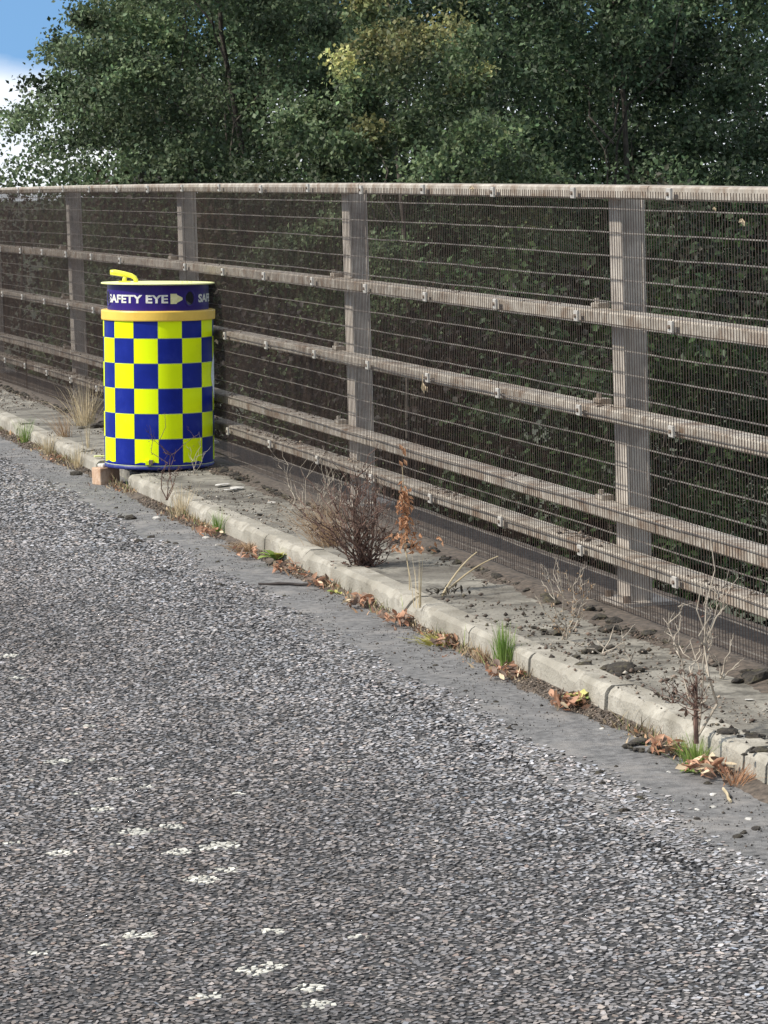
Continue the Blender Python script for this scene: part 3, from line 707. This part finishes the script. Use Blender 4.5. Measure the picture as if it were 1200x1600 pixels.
deadweed('branching_weed', 'small brown dead weed at the foot of the fence behind the wiry tan one', 905, 950, PAV, [(-20, 60), (4, 66), (26, 40), (-34, 28)], .0025, MT['paletwig'], 3, 1, MT['tan'], 40)
deadweed('branching_weed', 'bent bare stem lying over the pavement below the wiry tan weed', 940, 1022, PAV, [(-44, 22), (36, 20), (22, 42)], .0032, MT['paletwig'], 2, 1)
deadweed('branching_weed', 'tiny dead sprig on the kerb top beside the blackened weed', 1050, 1100, PAV, [(-12, 40), (10, 34), (26, 20), (-30, 24)], .0022, MT['twig'], 3, 1, MT['clod'], 40)
# moss bits hanging on the rail
t = tag(None or empty('hanging_leaf', AT(632, 598, 13.9), 'small pale dead leaf hanging in a cobweb below the third rail'), cat='leaf')
m = MB(); m.leaf((0, 0, 0), (.1, 0, -1), (0, -1, .2), .05, .022, .4); m.leaf((.004, 0, -.012), (.5, 0, -1), (0, -1, .2), .036, .02, .4); m.tube([(0, 0, .03), (0, 0, 0)], .0012, 4); m.build('leaf_blade', MT['leafpale'], t)
t.location = W(t.location.dot(D), FEN-.012, t.location.z)

for px, py, ln, lab in ((1116, 323, .016, 'tiny pale seed fluff stuck on the mesh just under the top rail at the right'), (1159, 341, .026, 'small whitish leaf caught in the mesh near the right edge'), (737, 290, .03, 'pale dead leaf caught on the mesh over the top rail in the middle'), (338, 530, .03, 'curled brown leaf caught on the third rail just right of the drum')):
    r_ = ray(px, py); tt = (FEN-.012)/r_.dot(N); p_ = Vector((0, 0, EYE))+r_*tt
    t = empty('caught_leaf', p_, lab, 'leaf'); m = MB()
    m.leaf((0, 0, 0), (.3, 0, -1), (-.3, -1, .2), ln, ln*.5, .4); m.leaf((ln*.1, 0, 0), (-.6, 0, -.6), (.2, -1, .2), ln*.7, ln*.4, .4); m.build('leaf_blade', MT['leafpale'], t)

# ------------------------------------------------------------------ leaf litter, debris and clods
def leafmesh(nm, mt):
    m = MB(); c = random.uniform(.2, .9); vs = []
    prof = [(-1, .05), (-.55, .7), (-.1, 1), (.4, .8), (1, .04)]
    for x, ww in prof: vs += [(x, -ww*.48, .35*c*ww+.1*x*x*c), (x, 0, .1*x*x*c), (x, ww*.48, .35*c*ww*random.uniform(.2, 1.2)+.1*x*x*c)]
    m.add(vs, [(3*j+i, 3*j+i+1, 3*j+i+4, 3*j+i+3) for j in range(4) for i in range(2)])
    o = m.build(nm, mt, smooth=True); me = o.data; bpy.data.objects.remove(o); return me
LEAVES = [leafmesh('fallen_leaf', MT[x]) for x in ('leafpile', 'leafpile', 'leafdark', 'leafpale', 'leafpile', 'leafdark')]
def pile(label, px, py, wpx, n, z=.004, pale=False):
    c = GF(px, py, z); k = c.y/F_PX; t = empty('leaf_pile', c, label, 'leaves', None)
    for i in range(int(n*2.0)):
        o = link('leaf', random.choice(LEAVES), t); dx = random.gauss(0, .42)*wpx*k
        # lies along the kerb foot
        off = D*(-dx*2.2)+N*random.uniform(-.10, .05)
        o.location = off*.62+N*-.015+V3(0, 0, random.uniform(.012, .045))
        q = random.uniform(.010, .024); o.scale = (q, q*random.uniform(.7, 1.1), q)
        o.rotation_euler = (random.gauss(0, .7), random.gauss(0, .6), random.random()*6.28)
pile('orange brown leaf pile at the kerb below the drum', 335, 838, 44, 30)
pile('curled brown leaves under the broad leaved green weed', 462, 894, 34, 22)
pile('brown leaf pile at the kerb foot left of the dark stick end', 512, 918, 34, 20)
pile('reddish leaf pile below the dead bush and flat green weed', 578, 948, 34, 26)
pile('pinkish brown leaf pile at the kerb joint under the pale straws', 645, 976, 40, 28)
pile('few brown leaves beside the yellow green moss cushion', 715, 1012, 34, 18)
pile('bright orange leaf pile under the upright green grass tuft', 815, 1058, 40, 32)
pile('brown leaves around the lime green seedling', 908, 1108, 44, 34)
pile('red brown leaf heap at the foot of the tall dead weed', 1062, 1180, 34, 24)
pile('large orange leaf pile by the kerb at the right edge', 1128, 1212, 50, 40)
pile('thin scatter of brown leaves in the gutter between drum and dock', 400, 872, 40, 18)
pile('few dry leaves at the kerb left of the brick', 92, 722, 30, 10)

def soil_h(s, n):       # low uneven drift of silt against the kerb
    d = KERB_N-np.asarray(n); w_ = .035+.09*np.clip(fbm(np.asarray(s)*1.1+7, np.asarray(s)*0+2)-.25, 0, 1)+.03*(vnoise(np.asarray(s)*9, np.asarray(s)*0+5)-.5)
    return .004+.022*np.clip(1-d/w_, -.25, 1)
def drift(name, label, n0, n1, fun, s0=8, s1=27):
    s = np.arange(s0, s1, .025); n = np.linspace(n0, n1, 12); S, Nn = np.meshgrid(s, n, indexing='ij')
    Z = fun(S, Nn)+.004*(rng.random(S.shape)-.5)
    V = np.stack([S*D.x+Nn*N.x, S*D.y+Nn*N.y, Z], 2).reshape(-1, 3); a, b = len(s), 12
    i, j = np.meshgrid(np.arange(a-1), np.arange(b-1), indexing='ij')
    q = np.stack([i*b+j, (i+1)*b+j, (i+1)*b+j+1, i*b+j+1], 2).reshape(-1)
    tag(np_mesh(name, V, q, np.full((a-1)*(b-1), 4), None, MT['soil'], smooth=True), kind='stuff', label=label)
drift('gutter_soil', 'brown silt drifted against the kerb foot', KERB_N-.14, KERB_N+.004, lambda s, n: ROAD+soil_h(s, n)-.0015)
drift('fence_foot_soil', 'dark soil gathered along the fence foot', FEN-.17, FEN+.33, lambda s, n: np.where(n > FEN-.02, PAV+.009, PAV-.012+.030*np.clip(1-np.abs(n-FEN+.03)/.13, 0, 1)*fbm(s*2.2, n*6+3)*1.5))

def crumbs(name, label, ns, nfun, zfun, smax, dens_seed, colr, s0=7.5, s1=27, zadd=0):
    s = rng.uniform(s0, s1, ns); n = nfun(s, ns); k = fbm(s*1.7+dens_seed, n*3, 3) > .49
    s, n = s[k], n[k]; K = len(s)
    size = rng.lognormal(math.log(smax*.28), .55, K).clip(.002, smax)
    oc = np.array([[1, 0, 0], [0, 1, 0], [-1, 0, 0], [0, -1, 0], [0, 0, .8], [0, 0, -.5]])
    V = oc[None]*rng.uniform(.6, 1.4, (K, 6, 3))*size[:, None, None]
    a = rng.random(K)*6.28; ca, sa = np.cos(a)[:, None], np.sin(a)[:, None]
    X, Y = V[..., 0]*ca-V[..., 1]*sa, V[..., 0]*sa+V[..., 1]*ca
    V = np.stack([X+(s*D.x+n*N.x)[:, None], Y+(s*D.y+n*N.y)[:, None], V[..., 2]+(zfun(s, n)+size*.2)[:, None]], 2).reshape(-1, 3)
    one = np.array([[0, 1, 4], [1, 2, 4], [2, 3, 4], [3, 0, 4], [1, 0, 5], [2, 1, 5], [3, 2, 5], [0, 3, 5]]).ravel()
    Fv = (one[None]+(np.arange(K)*6)[:, None]).ravel()
    c = np.array(colr)[rng.integers(0, len(colr), K)]*rng.uniform(.6, 1.3, (K, 1))
    tag(np_mesh(name, V, Fv, np.full(K*8, 3), np.repeat(c, 6, 0), MT['crumb']), kind='stuff', label=label)
browns = [(.05, .038, .028), (.08, .06, .045), (.14, .10, .075), (.22, .17, .13), (.10, .075, .05), (.30, .24, .18), (.04, .03, .02)]
crumbs('gutter_debris', 'brown soil and leaf crumbs along the kerb foot', 24000, lambda s, n: KERB_N-.008-np.abs(rng.normal(0, .045, n)), lambda s, n: ROAD+soil_h(s, n), .008, 3.1, browns)
crumbs('fence_foot_debris', 'dark soil crumbs along the foot of the mesh fence', 16000, lambda s, n: FEN-.01-np.abs(rng.normal(0, .055, n)), lambda s, n: PAV+.003+0*s, .010, 8.2, browns[:3]+[(.05, .045, .025)])
crumbs('pavement_grit', 'sparse grit and plant bits scattered on the pavement', 11000, lambda s, n: rng.uniform(KERB_N+.02, FEN+.03, n), lambda s, n: PAV+.003+0*s, .010, 5.7, browns+[(.4, .36, .3)])
crumbs('road_grit', 'sparse dark grit lying on the smooth gutter strip', 9000, lambda s, n: KERB_N-rng.uniform(.03, .42, n), lambda s, n: ROAD+.005+0*s, .006, 1.7, [(.03, .025, .02), (.06, .05, .04), (.12, .11, .10), (.25, .24, .23), (.10, .07, .05)])

for rz_i, ns_ in ((1, 900), (2, 900), (3, 1500), (4, 3200)):
    crumbs('rail_dirt', 'soil and moss bits lying on top of a fence rail', ns_, lambda s, n: FEN+.012+rng.uniform(0, RD-.012, n), lambda s, n: RAILZ[rz_i]+crest(s)-.002, .009 if rz_i < 4 else .013, 2.2+rz_i, browns)

crumbs('near_soil_bits', 'dark soil bits and plant crumbs strewn over the nearest pavement', 1500, lambda s, n: rng.uniform(KERB_N+.03, FEN, n), lambda s, n: PAV+.003+0*s, .013, 4.4, browns[:3]+[(.10, .085, .055)], s0=8.4, s1=13.0)
def fringe(name, label, K, h, wd, cols, nsig, s0=8.4, s1=25):
    s = rng.uniform(s0, s1, K); k = fbm(s*1.9+11, s*0+6, 3)+.25*(rng.random(K)-.5) > .5; s = s[k]; K = len(s)
    n = KERB_N-.006-np.abs(rng.normal(0, nsig, K))
    b = np.stack([s*D.x+n*N.x, s*D.y+n*N.y, ROAD+soil_h(s, n)-.002], 1)
    hh = h*rng.lognormal(0, .5, (K, 1)); d = rng.normal(0, .55, (K, 3)); d[:, 2] = 1; t = b+d*hh; m = b+d*hh*.5+np.array([0, 0, 1])*hh*.15
    sd_ = np.stack([rng.normal(0, 1, K), rng.normal(0, 1, K), np.zeros(K)], 1); sd_ /= np.linalg.norm(sd_, axis=1, keepdims=True); sd_ *= wd
    V = np.stack([b-sd_, b+sd_, m+sd_*.7, m-sd_*.7, t], 1).reshape(-1, 3)
    one = np.array([0, 1, 2, 0, 2, 3, 3, 2, 4]); Fv = (one[None]+(np.arange(K)*5)[:, None]).ravel()
    c = np.array(cols)[rng.integers(0, len(cols), K)]*rng.uniform(.6, 1.3, (K, 1))
    tag(np_mesh(name, V, Fv, np.full(K*3, 3), np.repeat(c, 5, 0), MT['crumb']), kind='stuff', label=label)
fringe('kerb_foot_growth', 'short dry and green growth along the kerb foot', 5200, .022, .0016, [(.36, .28, .16), (.24, .18, .10), (.18, .22, .07), (.42, .34, .2), (.16, .10, .07)], .022)
fringe('leaf_scraps', 'scraps of dead leaf lying along the kerb foot', 2600, .010, .006, [(.34, .17, .09), (.46, .28, .16), (.22, .12, .08), (.5, .38, .24)], .05)

def rock(seed, j=.3):
    import bmesh
    bm = bmesh.new(); bmesh.ops.create_icosphere(bm, subdivisions=2, radius=1)
    r = random.Random(seed); off = [V3(r.gauss(0, 1), r.gauss(0, 1), r.gauss(0, 1)).normalized() for _ in range(7)]; am = [r.uniform(-j, j) for _ in off]
    for v in bm.verts:
        d = v.co.normalized(); s_ = 1+sum(a*max(0, d.dot(o))**2 for a, o in zip(am, off))+r.uniform(-.2, .2)
        v.co = d*s_
        v.co.z = max(v.co.z, -.45)
    me = bpy.data.meshes.new('clod'); bm.to_mesh(me); bm.free(); me.materials.append(MT['clod']); return me
ROCKS = [rock(i) for i in range(6)]
def clod(p, sx, sy, sz, label, name='moss_clod', cat='clod', group=None, rz=None, mt=None):
    o = link(name, random.choice(ROCKS)); o.location = p; o.scale = (sx, sy, sz); o.rotation_euler = (random.gauss(0, .15), random.gauss(0, .15), random.random()*6.28 if rz is None else rz)
    if mt: o.data = PEB
    return tag(o, label, cat, group)
s_ = 8.8
while s_ < 26:
    if not (17.35 < s_ < 18.2):
        q = random.uniform(.010, .025)
        clod(W(s_, FEN-.05-random.random()*.05, PAV+.004), q*1.2, q, q*random.uniform(.45, .75), 'dark mossy clod lying along the foot of the mesh fence', group='dark clods along the fence foot')
    s_ += random.uniform(.06, .22)
for px, py, wd, lab in [(1180, 1062, 62, 'large black clod on the pavement at the right edge, moss on top'), (968, 1048, 56, 'biggest dark moss clod on the kerb top beside the curved dead stem'), (930, 1018, 44, 'dark crumbly clod under the bent bare stem'), (1140, 1146, 40, 'long black clod on the pavement right of the blackened weed'),
                        (1178, 1153, 34, 'black square clod on the pavement at the far right edge'), (908, 1040, 32, 'flat black clod at the kerb back left of the biggest one'), (870, 990, 34, 'dark clod at the root of the wiry tan weed'), (1190, 1172, 30, 'round black clod near the kerb edge at the far right'), (955, 985, 40, 'dark clod group behind the curved dead stem'),
                        (1016, 992, 34, 'round dark clod against the fence right of the curved stem'), (1046, 996, 36, 'mossy brown clod against the fence left of the twig fork'), (1000, 1160, 34, 'dark clod in the gutter left of the red brown leaf heap'), (1030, 1172, 36, 'second dark clod in the gutter touching the red brown leaf heap'), (150, 668, 30, 'black flat clod beside the drum on the pavement')]:
    p = G(px, py, PAV if py < 1150 or px > 1100 else .01); k = p.y/F_PX
    c = clod(p, wd*.42*k, wd*.42*k, wd*.22*k, lab)
    for i in range(5):
        clod(p+V3(random.gauss(0, wd*.6)*k, random.gauss(0, wd*1.0)*k, 0), wd*.18*k, wd*.15*k, wd*.1*k, 'small dark crumb of soil lying beside the larger clods', 'soil_crumb', 'clod', 'soil crumbs beside the clods')
for px, py, wd in [(205, 811, 22), (190, 809, 10), (216, 847, 14), (235, 840, 10), (182, 794, 7), (262, 848, 9), (275, 850, 8), (308, 858, 6), (340, 878, 6), (384, 855, 6), (345, 914, 9), (378, 912, 7), (775, 1097, 8), (796, 1138, 10), (728, 1080, 7), (640, 1005, 6), (806, 1133, 7), (865, 1190, 10), (880, 1180, 7), (936, 1208, 14), (962, 1198, 7),
                   (942, 1225, 12), (975, 1268, 18), (1000, 1248, 14), (1152, 1308, 16), (1180, 1296, 14), (1162, 1302, 12), (590, 1006, 6), (470, 960, 6), (435, 965, 7), (445, 931, 5), (680, 1040, 8), (540, 1030, 7), (1025, 1275, 8), (1045, 1278, 10), (1090, 1280, 10), (1105, 1225, 12), (940, 1206, 9), (120, 742, 18), (135, 738, 14)]:
    p = G(px, py, .004); k = p.y/F_PX
    clod(p, wd*.6*k, wd*.5*k, wd*.35*k, 'small black soil crumb lying loose on the road', 'soil_crumb', 'crumb', 'black crumbs on the road')
PEB = ROCKS[0].copy(); PEB.materials.clear(); PEB.materials.append(MT['pebble'])
for px, py, wd, z in [(245, 810, 12, .004), (323, 841, 12, .0), (342, 852, 10, .0), (1115, 1242, 12, .0), (1114, 1262, 11, .0), (1045, 1207, 9, 0), (1090, 1266, 10, 0), (940, 1139, 9, 0), (1170, 1280, 12, 0), (95, 688, 12, 0), (65, 705, 12, 0), (1124, 1327, 8, 0), (1105, 1315, 10, 0), (1170, 1093, 14, PAV), (345, 757, 22, PAV), (368, 762, 22, PAV), (358, 765, 22, PAV), (405, 773, 12, PAV), (425, 785, 12, PAV), (403, 803, 16, PAV), (390, 774, 14, PAV)]:
    p = G(px, py, z+.004); k = p.y/F_PX; flat = z == PAV
    clod(p, wd*.5*k, wd*.42*k, wd*(.06 if flat else .28)*k, 'small pale flake of mortar lying on the pavement' if flat else 'small white pebble lying in the gutter', 'stone_flake' if flat else 'pebble', 'pebble', 'pale flakes on the pavement' if flat else 'white pebbles in the gutter', mt=1)
# dark stick in the gutter
m = MB(); p0, p1 = G(404, 912, .008), G(497, 914, .012); m.tube(wander(p0, p1, 6, .01), [.004, .006, .007, .006, .006, .005, .003], 6)
o = m.build('stick', MT['stick']); tag(o, 'thin black stick lying in the gutter below the broad leaved weed', 'stick')
m = MB(); p0, p1 = G(1130, 1232, .012), G(1142, 1252, .01); m.tube(wander(p0, p1, 4, .01), .004, 5)
tag(m.build('stick', MT['straw']), 'short pale straw stick lying below the large orange leaf pile', 'stick')

# ------------------------------------------------------------------ trees and shrubs beyond the parapet
def leaves_np(cen, size, base, tip, hmask, nrm_up=.6):
    """cen: (K,3) leaf positions; returns one mesh of folded leaves with a colour each"""
    K = len(cen)
    a = rng.normal(0, 1, (K, 3)); a[:, 2] -= .35; a /= np.linalg.norm(a, axis=1, keepdims=True)
    u = rng.normal(0, .75, (K, 3)); u[:, 2] += nrm_up; u[:, 1] -= .25
    b = np.cross(u, a); b /= np.linalg.norm(b, axis=1, keepdims=True)+1e-9
    nn = np.cross(a, b)
    ln = size*rng.uniform(.7, 1.3, (K, 1)); wd = ln*rng.uniform(.55, .8, (K, 1))
    v0 = cen; v1 = cen+a*ln*.45-b*wd*.5+nn*wd*.15; v2 = cen+a*ln; v3 = cen+a*ln*.45+b*wd*.5+nn*wd*.15
    V = np.stack([v0, v1, v2, v3], 1).reshape(-1, 3)
    one = np.array([0, 1, 2, 0, 2, 3]); Fv = (one[None]+(np.arange(K)*4)[:, None]).ravel()
    base = np.array(base); tip = np.array(tip)
    c = base[None]*(1-hmask[:, None])+tip[None]*hmask[:, None]
    c = c*rng.lognormal(0, .22, (K, 1))*(1+rng.normal(0, .05, (K, 3)))
    return V, Fv, np.full(K*2, 3), np.repeat(c.clip(0, 1), 4, 0)
def tree(name, label, c, rx, ry, rz, nclus, nleaf, size, base, tip, tipamt, ground=-6.0, cr=.42, group='trees beyond the parapet', trunk_r=.14, cat='tree', shell=.55, zmin=None):
    if cat == 'tree': nclus = int(nclus*.62); cr *= 1.05
    c = Vector(c); t = empty(name, (c.x, c.y, ground), label, cat, group)
    org = np.array([c.x, c.y, ground])
    # trunk and limbs
    m = MB(); top = c+V3(0, 0, rz*.55); pts = wander(V3(0, 0, -.3), V3(0, 0, top.z-ground), 7, .012); m.tube(pts, [trunk_r*(1-.8*i/7) for i in range(8)], 8); m.build('trunk', MT['bark'], t, smooth=True)
    d = rng.normal(0, 1, (nclus*2, 3)); d /= np.linalg.norm(d, axis=1, keepdims=True)
    rr = (shell+(1-shell)*rng.random((nclus*2, 1)))**.7
    lump = 1+.22*np.sin(d[:, 0:1]*4+c.x)*np.cos(d[:, 2:3]*5+c.y)
    cc = d*rr*lump*np.array([rx, ry, rz])+np.array(c)
    if zmin is not None: cc = cc[cc[:, 2] > zmin]
    cc = cc[:nclus]
    m = MB()
    for q in cc[::9]:
        q = Vector(q)-Vector(org); z0 = max(1.0, q.z-abs(q.x)*.8-random.uniform(.4, 1.5)); p = pts[0].lerp(pts[-1], min(1, z0/(top.z-ground)))
        m.tube(wander(p, q, 5, .05), [.026*trunk_r/.14*(1-.8*i/5) for i in range(6)], 5)
    m.build('limbs', MT['bark'], t)
    K = len(cc); per = max(1, nleaf//K)
    cr_ = cr*rng.uniform(.55, 1.35, (K, 1, 1))
    off = rng.normal(0, 1, (K, per, 3))*np.array([.62, .62, .42])
    # sprays: clusters stretch outwards from the crown centre and droop at the end
    outv = (cc-np.array(c)); outv /= np.linalg.norm(outv, axis=1, keepdims=True)+1e-9
    along = rng.random((K, per, 1))
    pos = cc[:, None]+off*cr_*(.66-.34*along)+outv[:, None]*along*cr_*1.5-np.array([0, 0, 1])*(along**2)*cr_*.35
    pos = pos.reshape(-1, 3)
    hz = (pos[:, 2]-c.z)/rz
    hzc = (cc[:, 2]-c.z)/rz; clus_tip = np.repeat(rng.random(K) < tipamt*np.clip((hzc-.30)*2.4, .03, 1.1), per)
    tipm = np.clip(along.reshape(-1)*2-.7, 0, 1)*np.where(clus_tip, np.clip(.4+hz, 0, 1), 0)+.10*rng.random(len(pos))
    cv = np.repeat(rng.lognormal(0, .42, (K, 1)).clip(.4, 2.2), per, 0)  # tone per cluster, spread wide to paint in lit and shaded clumps
    V, Fv, cnt, col = leaves_np(pos-org, size, base, tip, tipm.clip(0, 1))
    col = (col*np.repeat(cv, 4, 0)).clip(0, 1)
    np_mesh('crown', V, Fv, cnt, col, MT['leaf'], t)
rng = np.random.default_rng(5); random.seed(11)
GD, GM, GL, YT = (.060, .088, .046), (.074, .106, .052), (.108, .142, .074), (.26, .25, .10)
tree('broadleaf_tree', 'loose open crowned tree at the left whose ragged edge stands against the sky', AT(352, 150, 33), 1.80, 1.9, 4.0, 420, 150000, .047, GL, (.14, .20, .10), .5, cr=.40, shell=.18, trunk_r=.07)
tree('broadleaf_tree', 'tree with yellow tipped top sprays behind the middle of the fence', AT(620, 385, 28), 1.15, 1.2, 1.95, 210, 70000, .044, (.070, .100, .048), YT, .65, cr=.34, trunk_r=.06, shell=.4)
tree('broadleaf_tree', 'dark tall tree behind the yellow tipped one', AT(620, 120, 37), 2.5, 1.8, 4.6, 320, 80000, .064, GD, (.11, .15, .07), .35, cr=.5, shell=.2, trunk_r=.08)
tree('broadleaf_tree', 'dense dark green tree behind the nearest upright post at the right', AT(960, 260, 31), 1.7, 1.5, 3.4, 330, 100000, .05, GD, (.11, .16, .07), .4, cr=.40, shell=.15, trunk_r=.07)
tree('broadleaf_tree', 'dark tree at the right edge with small sky gaps', AT(1230, 160, 35), 2.0, 1.7, 4.2, 330, 92000, .058, GD, (.10, .14, .06), .4, cr=.48, shell=.22, trunk_r=.08)
tree('broadleaf_tree', 'tall dark tree filling the skyline between the middle and right trees', AT(860, 40, 40), 2.5, 1.8, 4.8, 340, 80000, .072, GD, (.10, .13, .06), .3, cr=.54, shell=.18, trunk_r=.08)
tree('broadleaf_tree', 'farther tree seen through gaps behind the left crown', AT(430, 60, 40), 2.1, 1.8, 4.6, 270, 74000, .064, GM, (.11, .15, .07), .3, cr=.5, shell=.2, trunk_r=.08)
tree('broadleaf_tree', 'paler small tree standing behind the lower left of the ragged left crown', AT(215, 250, 38), 1.05, 1.2, 1.9, 150, 34000, .056, GM, (.12, .17, .08), .4, cr=.42, shell=.15, trunk_r=.06)
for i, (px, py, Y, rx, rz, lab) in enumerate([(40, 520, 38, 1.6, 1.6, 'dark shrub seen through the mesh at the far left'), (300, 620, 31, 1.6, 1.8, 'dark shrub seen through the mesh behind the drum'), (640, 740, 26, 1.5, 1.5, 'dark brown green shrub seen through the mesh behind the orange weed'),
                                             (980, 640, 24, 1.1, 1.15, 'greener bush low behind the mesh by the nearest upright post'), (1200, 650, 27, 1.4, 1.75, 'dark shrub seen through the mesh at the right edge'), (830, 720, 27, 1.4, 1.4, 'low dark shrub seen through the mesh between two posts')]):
    tree('shrub', lab, AT(px, py, Y), rx, 1.1, rz, 90, 15000, .058, (.030, .052, .018) if i == 3 else ((.022, .015, .010) if i in (0, 1, 2) else (.012, .016, .008)), (.05, .078, .024) if i == 3 else (.022, .022, .012), .5, cr=.36, group='shrubs beyond the parapet', cat='shrub', trunk_r=.05, shell=.2)  # shrub leaf colours darkened to paint in the bridge deck's shade
